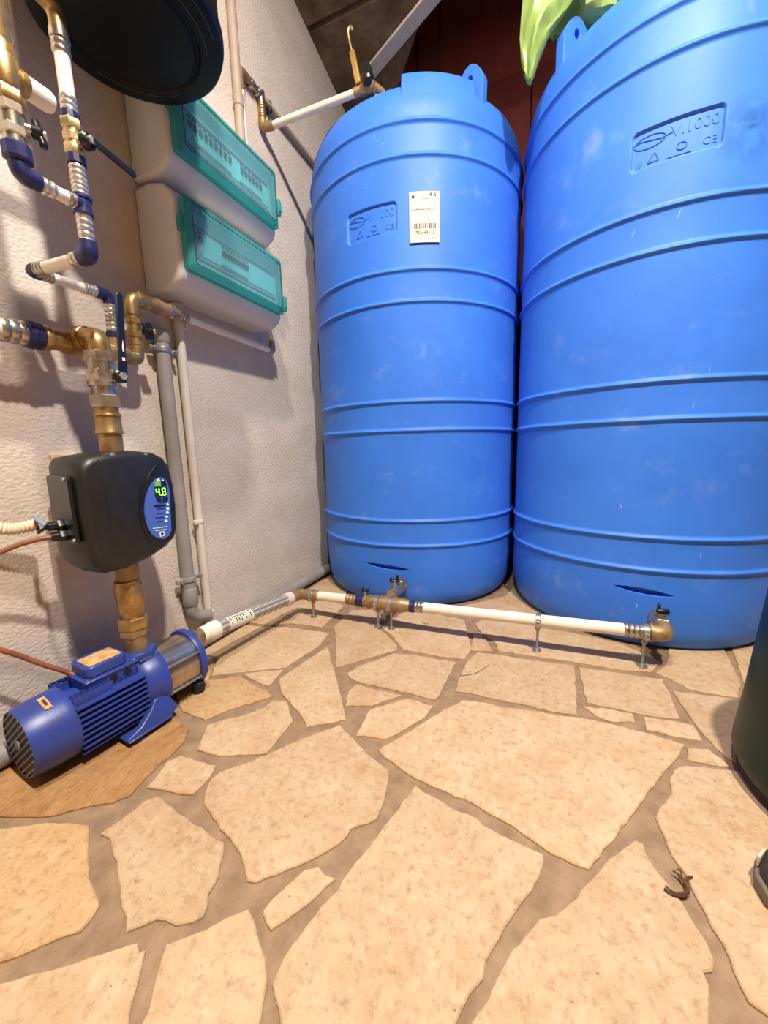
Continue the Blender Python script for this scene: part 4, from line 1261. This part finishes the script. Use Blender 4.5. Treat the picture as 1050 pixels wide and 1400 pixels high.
cv = PC.part('terminal_cover', B().prism(rrect(.112, .128, .008), c0, cu, (0, 0, 1), cn * .0075), 'black_plastic', bevel=.003, label='glossy black terminal cover on the side')
for du, z in ((.040, .556), (.044, .440)):
    q = c0 + cu * du + cn * .0072
    PC.part('screw', B().lathe([(0, .004), (.002, .004), (.003, .002), (.0032, 0)], (q.x, q.y, z), cn, 10), 'zinc', cv)
for du, z in ((.004, .468), (.010, .448)):
    q = c0 + cu * du + cn * .006
    q.z = z
    PC.part('cable_gland', B().hexn(q, q + cn * .014, .0115).cyl(q + cn * .012, q + cn * .026, .0085, 16), 'black_plastic', cv)

PLT = solo('backing_board', 'small cream backing board on the wall behind the black controller', 'board', B().box((WX + .006, .565, .49), (.012, .14, .225)), 'cream_board', (WX, .565, .378), bevel=.001)

# lower brass coupling between pump and controller
LC = Thing('brass_coupling', 'tall brass check valve between the blue pump and the controller', 'fitting', (kx, .540, .16))
LC.part('nipple', B().lathe([(0, .0225), (.075, .0225)], (kx, .543, .318), (0, 0, 1), 24), 'brass_dull')
LC.part('valve_body', B().lathe([(0, .0205), (.012, .0235), (.018, .0255), (.035, .0275), (.05, .0285), (.078, .0285), (.082, .0265), (.09, .0265), (.092, .0225)], (kx, .541, .232), (0, 0, 1), 28), 'brass')
LC.part('union_nut', B().hexn((kx, .541, .207), (kx, .541, .236), .0305), 'brass')
LC.part('union_nut', B().hexn((kx, .540, .192), (kx, .540, .208), .0285).cyl((kx, .540, .152), (kx, .540, .195), .0235, 24), 'brass_dull')

# ================================================================== PUMP
ANG = math.radians(-6.0)
PM = Matrix.Translation((-.844, .540, .0795)) @ Matrix.Rotation(ANG, 4, 'Z')
PU = Thing('water_pump', 'blue multistage water pump with finned motor on rubber feet', 'pump', (-.846, .540, 0))


def PB():
    return B(PM)


fan = PU.part('fan_cover', PB().lathe([(-.219, .0600), (-.224, .0610), (-.224, .0630), (-.214, .0660), (-.192, .0690), (-.165, .0705), (-.156, .0708), (-.152, .0700), (-.152, .055)], (0, 0, 0), (0, 1, 0), 56), 'pump_blue', smooth=35)
PU.part('fan_recess', PB().lathe([(-.214, 0), (-.214, .060), (-.222, .061)], (0, 0, 0), (0, 1, 0), 48), 'pump_dark', fan)
GA = math.radians(37)
for i in range(-5, 6):
    d = i * .0108
    hl = math.sqrt(max(.0, .0595 ** 2 - d * d))
    gx, gz = math.cos(GA), math.sin(GA)
    cxn, czn = -gz * d, gx * d
    PU.part('grille_bar', PB().box((cxn, -.2215, czn), (2 * hl, .006, .0030), Matrix.Rotation(-GA, 3, 'Y')), 'grille_grey', fan)
PU.part('grille_hub', PB().cyl((0, -.216, 0), (0, -.226, 0), .009, 14), 'grille_grey', fan)
a = math.radians(72)
bdg = PU.part('badge', PB().box((.0695 * math.cos(a), -.184, .0695 * math.sin(a)), (.034, .012, .003), Matrix.Rotation(math.radians(90) - a, 3, 'Y')), 'tan_plate', fan, bevel=.002, bseg=3)
PU.part('badge_mark', PB().box((.0708 * math.cos(a), -.184, .0708 * math.sin(a)), (.018, .005, .002), Matrix.Rotation(math.radians(90) - a, 3, 'Y')), 'print', fan, bevel=.001)
PU.part('motor_body', PB().lathe([(-.156, .050), (-.156, .0535), (-.02, .0535), (-.02, .05)], (0, 0, 0), (0, 1, 0), 48), 'pump_blue')
for s in (-1, 1):
    for i in range(9):
        z = -.051 + i * .0118
        xo = .0655 - max(0, abs(z) - .042) * .5
        xi = math.sqrt(max(0, .052 ** 2 - z * z)) if abs(z) < .0515 else .012
        PU.part('cooling_fin', PB().box((s * (xi + xo) / 2, -.088, z), (xo - xi, .130, .0032)), 'pump_blue')
for i in range(3):
    for s in (-1, 1):
        x = s * (.034 + i * .009)
        zi = math.sqrt(.052 ** 2 - x * x) if abs(x) < .05 else .005
        PU.part('cooling_fin', PB().box((x, -.118, (zi + .0625) / 2), (.003, .068, .0625 - zi)), 'pump_blue')
tb = PU.part('terminal_box', PB().box((0, -.076, .060), (.080, .094, .030)).box((0, -.076, .0745), (.088, .100, .005)), 'pump_blue', bevel=.003)
PU.part('terminal_lid', PB().prism(rrect(.072, .078, .014), (0, -.080, .0765), (1, 0, 0), (0, 1, 0), (0, 0, .024)), 'pump_blue', tb, bevel=.004, bseg=3)
PU.part('lid_plate', PB().prism(rrect(.052, .062, .004), (.004, -.080, .1007), (1, 0, 0), (0, 1, 0), (0, 0, .0008)), 'tan_plate', tb, label='tan plate on the lid')  # thin blank tan plate covering most of the lid top
for y in (-.075, -.048):
    PU.part('cable_entry', PB().cyl((.040, y, .060), (.0415, y, .060), .0075, 16), 'pump_dark', tb)
for x, y in ((.038, -.120), (.038, -.032), (-.038, -.120), (-.038, -.032)):
    PU.part('screw', PB().lathe([(0, .003), (.002, .003), (.003, 0)], (x, y, .077), (0, 0, 1), 10), 'zinc', tb)
hd = PU.part('pump_head', PB().lathe([(-.026, .05), (-.026, .060), (-.020, .065), (-.008, .069), (.010, .0725), (.022, .0730), (.026, .0715), (.026, .05)], (0, 0, 0), (0, 1, 0), 48)
             .lathe([(.03, .030), (.062, .029), (.066, .0325), (.074, .0325), (.076, .030)], (0, 0, 0), (0, 0, 1), 28), 'pump_blue', smooth=35)
PU.part('discharge_boss', PB().hexn((0, 0, .060), (0, 0, .079), .0375), 'pump_blue', hd, bevel=.002)
PU.part('rib', PB().box((.028, .004, .055), (.006, .046, .026), Matrix.Rotation(math.radians(35), 3, 'Y')), 'pump_blue', hd, bevel=.002)
PU.part('sleeve', PB().lathe([(.025, .06), (.025, .0660), (.106, .0660), (.106, .06)], (0, 0, 0), (0, 1, 0), 56), 'stainless')
PU.part('end_flange', PB().lathe([(.104, .06), (.104, .0720), (.108, .0735), (.118, .0735), (.122, .068), (.128, .045), (.128, 0)], (0, 0, 0), (0, 1, 0), 48)
        .cyl((0, .106, .038), (0, .132, .038), .026, 20), 'pump_blue')
for a in (28, 152, 208, 332):
    r = .0695
    x, z = r * math.cos(math.radians(a)), r * math.sin(math.radians(a))
    PU.part('tie_rod', PB().cyl((x, .020, z), (x, .114, z), .0030, 8), 'zinc')
for s in (-1, 1):
    ft = PU.part('foot', PB().prism([(.006, -.018), (.022, -.034), (.030, -.056), (.012, -.068), (-.030, -.069), (-.082, -.068), (-.083, -.063), (-.050, -.054), (-.024, -.036), (-.010, -.020)],
                                    (s * .042, -.004, 0), (0, 1, 0), (s * -.42, 0, 1), (s * .016, 0, 0))
                 .prism([(-.084, -.068), (.010, -.068), (.010, -.064), (-.084, -.064)], (s * .052, -.004, 0), (0, 1, 0), (0, 0, 1), (s * .040, 0, 0)), 'pump_blue', bevel=.002)
    PU.part('rubber_foot', PB().cyl((s * .072, -.068, -.0790), (s * .072, -.068, -.0675), .0175, 20, ch=.002), 'rubber', ft)
    PU.part('bolt', PB().hexn((s * .074, -.060, -.065), (s * .074, -.060, -.057), .006), 'zinc', ft)
    PU.part('rubber_foot', PB().cyl((s * .045, .104, -.0790), (s * .045, .104, -.050), .015, 20, ch=.003), 'rubber', label='black rubber foot')
PU.part('tie_plate', PB().box((0, .104, -.056), (.10, .020, .008)), 'pump_dark')
PU.part('suction_nut', PB().hexn((0, .132, .038), (0, .140, .038), .0255).cyl((0, .138, .038), (0, .160, .038), .0195, 20), 'brass', label='brass suction nut')

# ================================================================== SUCTION PIPEWORK ON THE FLOOR
s0 = PM @ Vector((0, .156, .038))
s1 = Vector((-.806, 1.085, .083))
u = (s1 - s0).normalized()
Ls = (s1 - s0).length
SU = Thing('suction_hose', 'clear ribbed suction hose with printed label running from pump along the wall', 'hose', (s0.x, s0.y, 0))
SU.part('connector', B().lathe([(0, .0205), (.006, .0225), (.016, .0225), (.02, .0205), (.022, .024), (.034, .0255), (.05, .0255), (.054, .023)], s0, u, 28), 'pvc_white', label='pale plastic hose connector')
hose = SU.part('hose', B().cyl(s0 + u * .05, s1 - u * .03, .0175, 24), 'pvc_grey')
for i in range(14):
    a = 2 * math.pi * i / 14
    e1 = u.orthogonal().normalized()
    e2 = u.cross(e1)
    off = (e1 * math.cos(a) + e2 * math.sin(a)) * .0172
    SU.part('hose_rib', B().cyl(s0 + u * .052 + off, s1 - u * .032 + off, .0016, 6), 'conduit_cream' if i % 2 else 'box_dark', hose)
SU.part('printed_label', B().cyl(s0 + u * .085, s0 + u * .175, .0195, 24), 'paper', hose, label='white printed label round the hose')
b = B()
rs = random.Random(8)
e1 = (Vector((0, 0, 1)) - u * u.z).normalized()
e2 = u.cross(e1)
for i in range(9):
    t = .092 + .009 * i
    for k in range(3):
        a = math.radians(-20 - 24 * k + rs.uniform(-6, 6))
        nrm = e1 * math.cos(a) - e2 * math.sin(a)
        if i in (0, 8) or rs.random() < .5:
            b.box(s0 + u * t + nrm * .0196, (.003, .006, .0012), Matrix((u, u.cross(nrm), nrm)).transposed())
SU.part('label_print', b, 'print', hose, smooth=0, kind='stuff')
SU.part('hose_collar', B().lathe([(0, .0185), (.002, .0225), (.028, .0225), (.03, .019)], s1 - u * .052, u, 24), 'conduit_cream')
SU.part('elbow', B().tube([s1 - u * .026, s1 + V(.004, .032, -.001), (-.765, 1.117, .082)], .0195, 22, bend=.032, n=8), 'brass_dull')

ya, za = 1.117, .082
yb, zb = 1.148, .099


def fp(x):
    """axis of the floor header at x"""
    t = (x + .75) / 1.0
    return Vector((x, ya + (yb - ya) * t, za + (zb - za) * t))


FH = Thing('floor_header', 'white floor pipe with brass tee and valves linking both tanks', 'pipework', (-.46, 1.125, 0))
FH.part('press_sleeve', B().ribs(fp(-.768), fp(-.725), .0190, 2, 22, .06), 'brass_dull')
FH.part('pipe', B().cyl(fp(-.730), fp(-.610), .0165, 22), 'pvc_white')
FH.part('press_sleeve', B().ribs(fp(-.615), fp(-.577), .0185, 3, 22, .1), 'brass_dull')
FH.part('union_nut', B().lathe([(0, .0185), (.003, .0215), (.028, .0215), (.031, .019)], fp(-.578), fp(0) - fp(-1), 12), 'navy_plastic', smooth=20)
hv = FH.part('valve_body', B().cyl(fp(-.548), fp(-.535), .020, 22).hexn(fp(-.538), fp(-.522), .0235).cyl(fp(-.524), fp(-.492), .0215, 22).cyl(fp(-.545), fp(-.545) + V(0, 0, .036), .006, 12), 'brass_dull')
FH.part('butterfly_handle', B().box(fp(-.545) + V(0, 0, .036), (.024, .010, .008)).box(fp(-.552) + V(0, 0, .043), (.007, .010, .012)).box(fp(-.536) + V(0, 0, .041), (.006, .010, .008)), 'black_plastic', hv, bevel=.002, label='black butterfly handle')
FH.part('tee', B().lathe([(0, .020), (.003, .0235), (.075, .0235), (.078, .020)], fp(-.495), fp(0) - fp(-1), 24)
        .cyl(fp(-.466), (-.474, 1.215, .093), .0185, 20).hexn((-.4735, 1.172, .0885), (-.474, 1.188, .090), .0225), 'brass_dull', label='brass tee')
tv = FH.part('tank_valve', B().cyl((-.474, 1.200, .092), (-.475, 1.262, .098), .0205, 20).hexn((-.4745, 1.236, .0955), (-.475, 1.258, .097), .0245).cyl((-.475, 1.255, .098), (-.476, 1.30, .10), .0185, 20)
             .cyl((-.474, 1.222, .093), (-.474, 1.222, .133), .007, 12), 'nickel', label='nickel valve at the corner tank outlet')
FH.part('butterfly_handle', B().box((-.474, 1.222, .132), (.034, .012, .010), Matrix.Rotation(.5, 3, 'Z')).box((-.466, 1.226, .143), (.009, .011, .020)).box((-.486, 1.215, .138), (.008, .011, .012)), 'black_plastic', tv, bevel=.002, label='black butterfly handle')
FH.part('tank_flange', B().lathe([(0, .020), (.003, .028), (.012, .028), (.015, .024)], (-.475, 1.272, .0985), (0, 1, 0), 24), 'nickel', tv)
FH.part('reducer', B().lathe([(0, .0235), (.012, .0235), (.016, .0205), (.040, .0195), (.044, .0185)], fp(-.42), fp(0) - fp(-1), 24), 'brass_dull')
FH.part('union_nut', B().cyl(fp(-.386), fp(-.370), .0205, 12, ch=.001), 'navy_plastic', smooth=20)
FH.part('press_sleeve', B().ribs(fp(-.370), fp(-.338), .0182, 3, 22, .1), 'nickel')
FH.part('pipe', B().cyl(fp(-.343), fp(.224), .0168, 22), 'pvc_white')
FH.part('press_sleeve', B().ribs(fp(.218), fp(.256), .0195, 3, 22, .12), 'nickel')
FH.part('union_nut', B().cyl(fp(.254), fp(.282), .0195, 22, ch=.002), 'nickel')
ev = fp(.312)
FH.part('elbow', B().tube([fp(.278), ev, ev + V(.002, .04, .004)], .0215, 22, bend=.030, n=8).lathe([(0, .022), (.001, .0245), (.008, .0245), (.009, .022)], fp(.276), fp(0) - fp(-1), 24), 'brass_dull', label='dusty brass elbow at the right tank')
ov = FH.part('tank_valve', B().hexn(ev + V(.002, .034, .004), ev + V(.002, .052, .006), .0255).cyl(ev + V(.002, .04, .005), ev + V(.003, .11, .012), .0195, 20).hexn(ev + V(.002, .07, .008), ev + V(.002, .088, .010), .0245)
             .cyl(ev + V(.002, .055, .006), ev + V(.002, .052, .044), .007, 12), 'nickel', label='nickel valve at the right tank outlet')
FH.part('butterfly_handle', B().box(ev + V(.004, .05, .042), (.030, .014, .014)).box(ev + V(-.006, .05, .056), (.008, .012, .016)), 'black_plastic', ov, bevel=.003, label='black butterfly handle')

# stands: threaded rod with foot plate and saddle clamp
SL = ['zinc pipe stand nearest the plaster wall, holding the floor pipe', 'zinc pipe stand left of the pair under the brass tee',
      'zinc pipe stand right of the pair under the brass tee', 'thin zinc pipe stand under the middle of the long white floor pipe', 'zinc pipe stand beside the brass elbow at the right tank']
for x, lab, r in zip((-.752, -.500, -.452, .003, .268), SL, (.0195, .0225, .0242, .0172, .0202)):
    p = fp(x)
    ST = Thing('pipe_stand', lab, 'stand', (p.x, p.y, 0), 'threaded stands under the floor pipe')
    ST.part('rod', B().cyl((p.x, p.y, .001), (p.x, p.y, p.z - r), .0038, 10), 'zinc')
    ST.part('foot_plate', B().lathe([(0, .013), (.002, .013), (.003, .007), (.007, .006), (.008, .004)], (p.x, p.y, 0.0002), (0, 0, 1), 20), 'zinc')
    ax = (fp(0) - fp(-1)).normalized()
    cl = ST.part('saddle_clamp', B().lathe([(0, r), (.0005, r + .0022), (.0135, r + .0022), (.014, r)], p - ax * .007, ax, 26)
                 .box(p - V(0, r + .002, .006), (.013, .010, .012)).box(p + V(0, r + .002, -.006), (.013, .010, .012)), 'zinc', bevel=.0006)
    ST.part('clamp_nut', B().hexn((p.x, p.y, p.z - r - .012), (p.x, p.y, p.z - r - .003), .0075), 'zinc', cl)
    ST.part('clamp_screw', B().cyl((p.x, p.y - r - .004, p.z - .016), (p.x, p.y - r - .004, p.z + .006), .0028, 8).hexn((p.x, p.y - r - .004, p.z + .001), (p.x, p.y - r - .004, p.z + .005), .0055), 'zinc', cl)

# ================================================================== CABLES
FC = Thing('flexible_conduit', 'off-white corrugated conduit entering the controller from the left', 'conduit', (-.93, .3, .45))
pts = [(-.955, -.7, .50), (-.955, -.3, .51), (-.95, .02, .50), (-.945, .22, .497), (-.94, .34, .481), (-.934, .39, .464), (-.918, .428, .468)]
pts = [Vector(p) for p in pts]
path = []
for i in range(len(pts) - 1):
    p_, a_, b_, n_ = pts[max(i - 1, 0)], pts[i], pts[i + 1], pts[min(i + 2, len(pts) - 1)]
    for k in range(10):
        t = k / 10
        path.append(.5 * ((2 * a_) + (b_ - p_) * t + (2 * p_ - 5 * a_ + 4 * b_ - n_) * t * t + (3 * a_ - p_ - 3 * b_ + n_) * t ** 3))
path.append(pts[-1])
fine = []
for a_, b_ in zip(path, path[1:]):
    k = max(2, int((b_ - a_).length / .0011))
    fine += [a_.lerp(b_, j / k) for j in range(k)]
FC.part('sleeve', B().tube(fine, .011, 12, rf=lambda t: .0112 + .0014 * math.sin(t * len(fine) * .0011 / .0058 * 2 * math.pi)), 'flex_white', smooth=70)
FC.part('wire', B().tube([(-.920, .427, .470), (-.905, .420, .484), (-.885, .412, .480), (-.866, .414, .469)], .0035, 8, bend=.012), 'cable_blue', label='pale blue wire end')
FC.part('wire', B().tube([(-.920, .427, .464), (-.900, .418, .452), (-.880, .408, .458), (-.864, .414, .466)], .0030, 8, bend=.012), 'black_plastic')


def cable(name, label, pts, r, m):
    P = [Vector(p) for p in pts]
    out = []
    for i in range(len(P) - 1):
        p_, a_, b_, n_ = P[max(i - 1, 0)], P[i], P[i + 1], P[min(i + 2, len(P) - 1)]
        for k in range(8):
            t = k / 8
            out.append(.5 * ((2 * a_) + (b_ - p_) * t + (2 * p_ - 5 * a_ + 4 * b_ - n_) * t * t + (3 * a_ - p_ - 3 * b_ + n_) * t ** 3))
    out.append(P[-1])
    return solo(name, label, 'cable', B().tube(out, r, 10), m, P[0])


cable('pump_cable', 'brown cable looping from the controller down to the pump terminal box', [(-.853, .417, .448), (-.864, .395, .447), (-.885, .36, .436), (-.905, .31, .412), (-.922, .25, .378), (-.930, .222, .345), (-.930, .232, .318),
      (-.922, .268, .296), (-.913, .31, .272), (-.905, .35, .235), (-.897, .385, .196), (-.885, .415, .165), (-.874, .425, .153)], .0048, 'cable_brown')

# ================================================================== GREEN DRUM, SHOE, BAG, LITTER
gx, gyy = .542, .79
GD = Thing('green_drum', 'dark green rounded drum on a black base at the right edge', 'drum', (gx, gyy, 0))
GD_body = GD.part('body', B().lathe([(.022, .185), (.026, .195), (.04, .2), (.06, .199), (.14, .192), (.35, .179), (.362, .176), (.372, .168), (.378, .15), (.380, 0)], (gx, gyy, 0), (0, 0, 1), 72), 'green_drum')
GD.part('base_ring', B().lathe([(0, .188), (.004, .191), (.024, .186), (.026, .17)], (gx, gyy, 0), (0, 0, 1), 60), 'rubber')
GD.part('lid', B().lathe([(.376, .13), (.378, .135), (.388, .135), (.392, .125), (.393, 0)], (gx, gyy, 0), (0, 0, 1), 48), 'rubber')

# shoe
SH = Thing('sneaker', 'dark sneaker with pale patches, its toe showing at the right edge', 'shoe', (.42, .585, 0))
outline = [(0, 0), (.006, .026), (.022, .044), (.055, .052), (.10, .050), (.15, .040), (.20, .036), (.25, .037), (.275, .028), (.285, 0), (.275, -.028), (.25, -.036), (.20, -.034), (.15, -.036), (.10, -.046), (.055, -.048), (.022, -.040), (.006, -.024)]
hA = math.radians(-8)
SU_ = Vector((math.cos(hA), math.sin(hA), 0))
SV_ = Vector((-math.sin(hA), math.cos(hA), 0))
so_ = Vector((.286, .585, 0))
SH.part('sole', B().prism(outline, so_ + V(0, 0, .001), SU_, SV_, (0, 0, .022)), 'shoe_sole', bevel=.005, bseg=3)
n = len(outline)
cc = Vector((.14, 0))
hts = lambda x: .035 + .02 * sm(x / .08) + .05 * sm((x - .09) / .12)
vs = []
for k, lift in ((.965, 0), (.97, .35), (.90, .68), (.72, .92), (.45, 1.0)):
    for p in outline:
        q = cc + (Vector(p) - cc) * k
        vs.append(so_ + SU_ * q.x + SV_ * q.y + V(0, 0, .020 + hts(q.x) * lift))
fs = [(r * n + i, r * n + (i + 1) % n, (r + 1) * n + (i + 1) % n, (r + 1) * n + i) for r in range(4) for i in range(n)]
fs.append(tuple(range(4 * n, 5 * n)))
SH.part('upper', B().add(vs, fs), 'shoe_dark', smooth=60)
for (x0, y0, w, l, an) in ((.009, .020, .012, .020, 60), (.016, -.031, .012, .022, -55), (.060, -.046, .03, .022, -8), (.1, .046, .03, .022, 6)):
    R3 = Matrix.Rotation(math.radians(an) + hA, 3, 'Z')
    q = so_ + SU_ * x0 + SV_ * y0 * .93
    SH.part('pale_patch', B().box(q + V(0, 0, .033), (l, .004, .017), R3), 'shoe_pale', bevel=.0015)

for k in range(5):
    x = .085 + k * .017
    zt = .020 + hts(x) + .002
    a_, b_ = so_ + SU_ * x + SV_ * .024 + V(0, 0, zt - .012), so_ + SU_ * (x + .008) - SV_ * .024 + V(0, 0, zt - .012)
    SH.part('lace', B().tube([a_, (a_ + b_) / 2 + V(0, 0, .012), b_], .0025, 8, bend=.012), 'shoe_pale')
SH.part('collar', B().tube([so_ + SU_ * (.225 + .042 * math.cos(t)) + SV_ * (.020 * math.sin(t)) + V(0, 0, .126) for t in [2 * math.pi * i / 24 for i in range(25)]], .006, 8), 'shoe_sole')

# green bag hanging over the right tank's shoulder
BG = Thing('plastic_bag', 'crumpled light green plastic bag hanging over the shoulder of the right tank', 'bag', (-.03, 1.40, 1.65))
rows = [(2.02, -.06, .14), (1.95, -.09, .10), (1.86, -.113, .052), (1.808, -.115, .010), (1.755, -.117, -.036), (1.70, -.111, -.062), (1.665, -.100, -.073), (1.648, -.092, -.080)]
vs, fs = [], []
N = 26
fr = []
for i in range(len(rows) - 1):
    for k in range(5):
        t = k / 5
        fr.append([rows[i][j] * (1 - t) + rows[i + 1][j] * t for j in range(3)])
fr.append(list(rows[-1]))
for z, xl, xr in fr:
    cxm, hw = (xl + xr) / 2, (xr - xl) / 2
    dep = min(.034, .010 + hw * .5)
    for k in range(N):
        a = 2 * math.pi * k / N
        fold = 1 + .28 * math.sin(3 * a + z * 14) + .16 * math.sin(7 * a - z * 30)
        nz = mnoise.noise(Vector((math.cos(a) * 2, math.sin(a) * 2, z * 16))) * .010
        vs.append((cxm + hw * math.cos(a) * (1 + nz * 2), 1.392 + dep * math.sin(a) * fold + nz - .0 * z + max(0, z - 1.8) * .2, z + .18 * (-(math.cos(a)) * hw)))
for i in range(len(fr) - 1):
    for k in range(N):
        fs.append((i * N + k, i * N + (k + 1) % N, (i + 1) * N + (k + 1) % N, (i + 1) * N + k))
fs.append(tuple(range(N)))
fs.append(tuple(reversed(range((len(fr) - 1) * N, len(fr) * N))))
BG.part('hanging_fold', B().add(vs, fs), 'bag_green', smooth=30)
b = B()
vs, fs = [], []
n1, n2 = 20, 30
for i in range(n1 + 1):
    for k in range(n2):
        a, c = math.pi * i / n1, 2 * math.pi * k / n2
        d = Vector((math.sin(a) * math.cos(c), math.sin(a) * math.sin(c), math.cos(a)))
        r = 1 + .42 * mnoise.noise(d * 2.6 + Vector((3, 1, 2))) + .22 * mnoise.noise(d * 6)
        vs.append((.085 + .125 * d.x * r, 1.50 + .09 * d.y * r, 1.885 + .085 * d.z * r))
for i in range(n1):
    for k in range(n2):
        fs.append((i * n2 + k, i * n2 + (k + 1) % n2, (i + 1) * n2 + (k + 1) % n2, (i + 1) * n2 + k))
BG.part('bundle', b.add(vs, fs), 'bag_green', smooth=25)

# curled dry plant on the paving
TWG = Thing('dry_twig', 'small curled brown dry twig lying on the paving near the sneaker', 'twig', (.19, .545, 0))
tp = [(.176, .540), (.183, .533), (.196, .537), (.203, .543), (.203, .551), (.201, .557), (.197, .563), (.191, .566)]
TWG.part('stem', B().tube([(x, y, .0045) for x, y in tp], .0022, 8, bend=.006, rf=lambda t: .0012 + .0014 * math.sin(math.pi * t)), 'twig')
TWG.part('strand', B().tube([(.174, .536, .003), (.182, .531, .004), (.192, .533, .004), (.201, .538, .003)], .0012, 6, bend=.005), 'twig')
TWG.part('strand', B().tube([(.202, .556, .004), (.207, .563, .006), (.214, .567, .004)], .0013, 6, bend=.005), 'twig')
TWG.part('strand', B().tube([(.200, .560, .004), (.201, .568, .006), (.198, .572, .003)], .0011, 6, bend=.005), 'twig')
solo('stone_chip', 'tiny pale stone chip on the paving before the corner tank', 'chip', B().prism([(-.008, -.004), (.009, -.006), (.010, .003), (-.006, .006)], (-.356, 1.20, .0005), (1, 0, 0), (0, 1, 0), (0, 0, .003)), 'stone', (-.356, 1.20, 0), smooth=0)
cable_w = [(-.185, .930, .0012), (-.144, .956, .0012), (-.117, 1.014, .0012)]
solo('thin_wire', 'thin curved wire offcut lying on a pale flagstone', 'wire', B().tube([Vector(p) for p in cable_w], .0006, 6, bend=.05), 'twig', cable_w[0])
rs = random.Random(21)
for i in range(9):
    a = math.radians(rs.uniform(-128, -112))
    z = rs.uniform(.10, .20)
    r = .2005 - .066 * (z - .03) + .0012
    q = Vector((gx + r * math.cos(a), gyy + r * math.sin(a), z))
    GD.part('dust_smear', B().ball(q, rs.uniform(.0015, .003), 10, (1, 1, rs.uniform(.6, 1.3))), 'dust', GD_body)
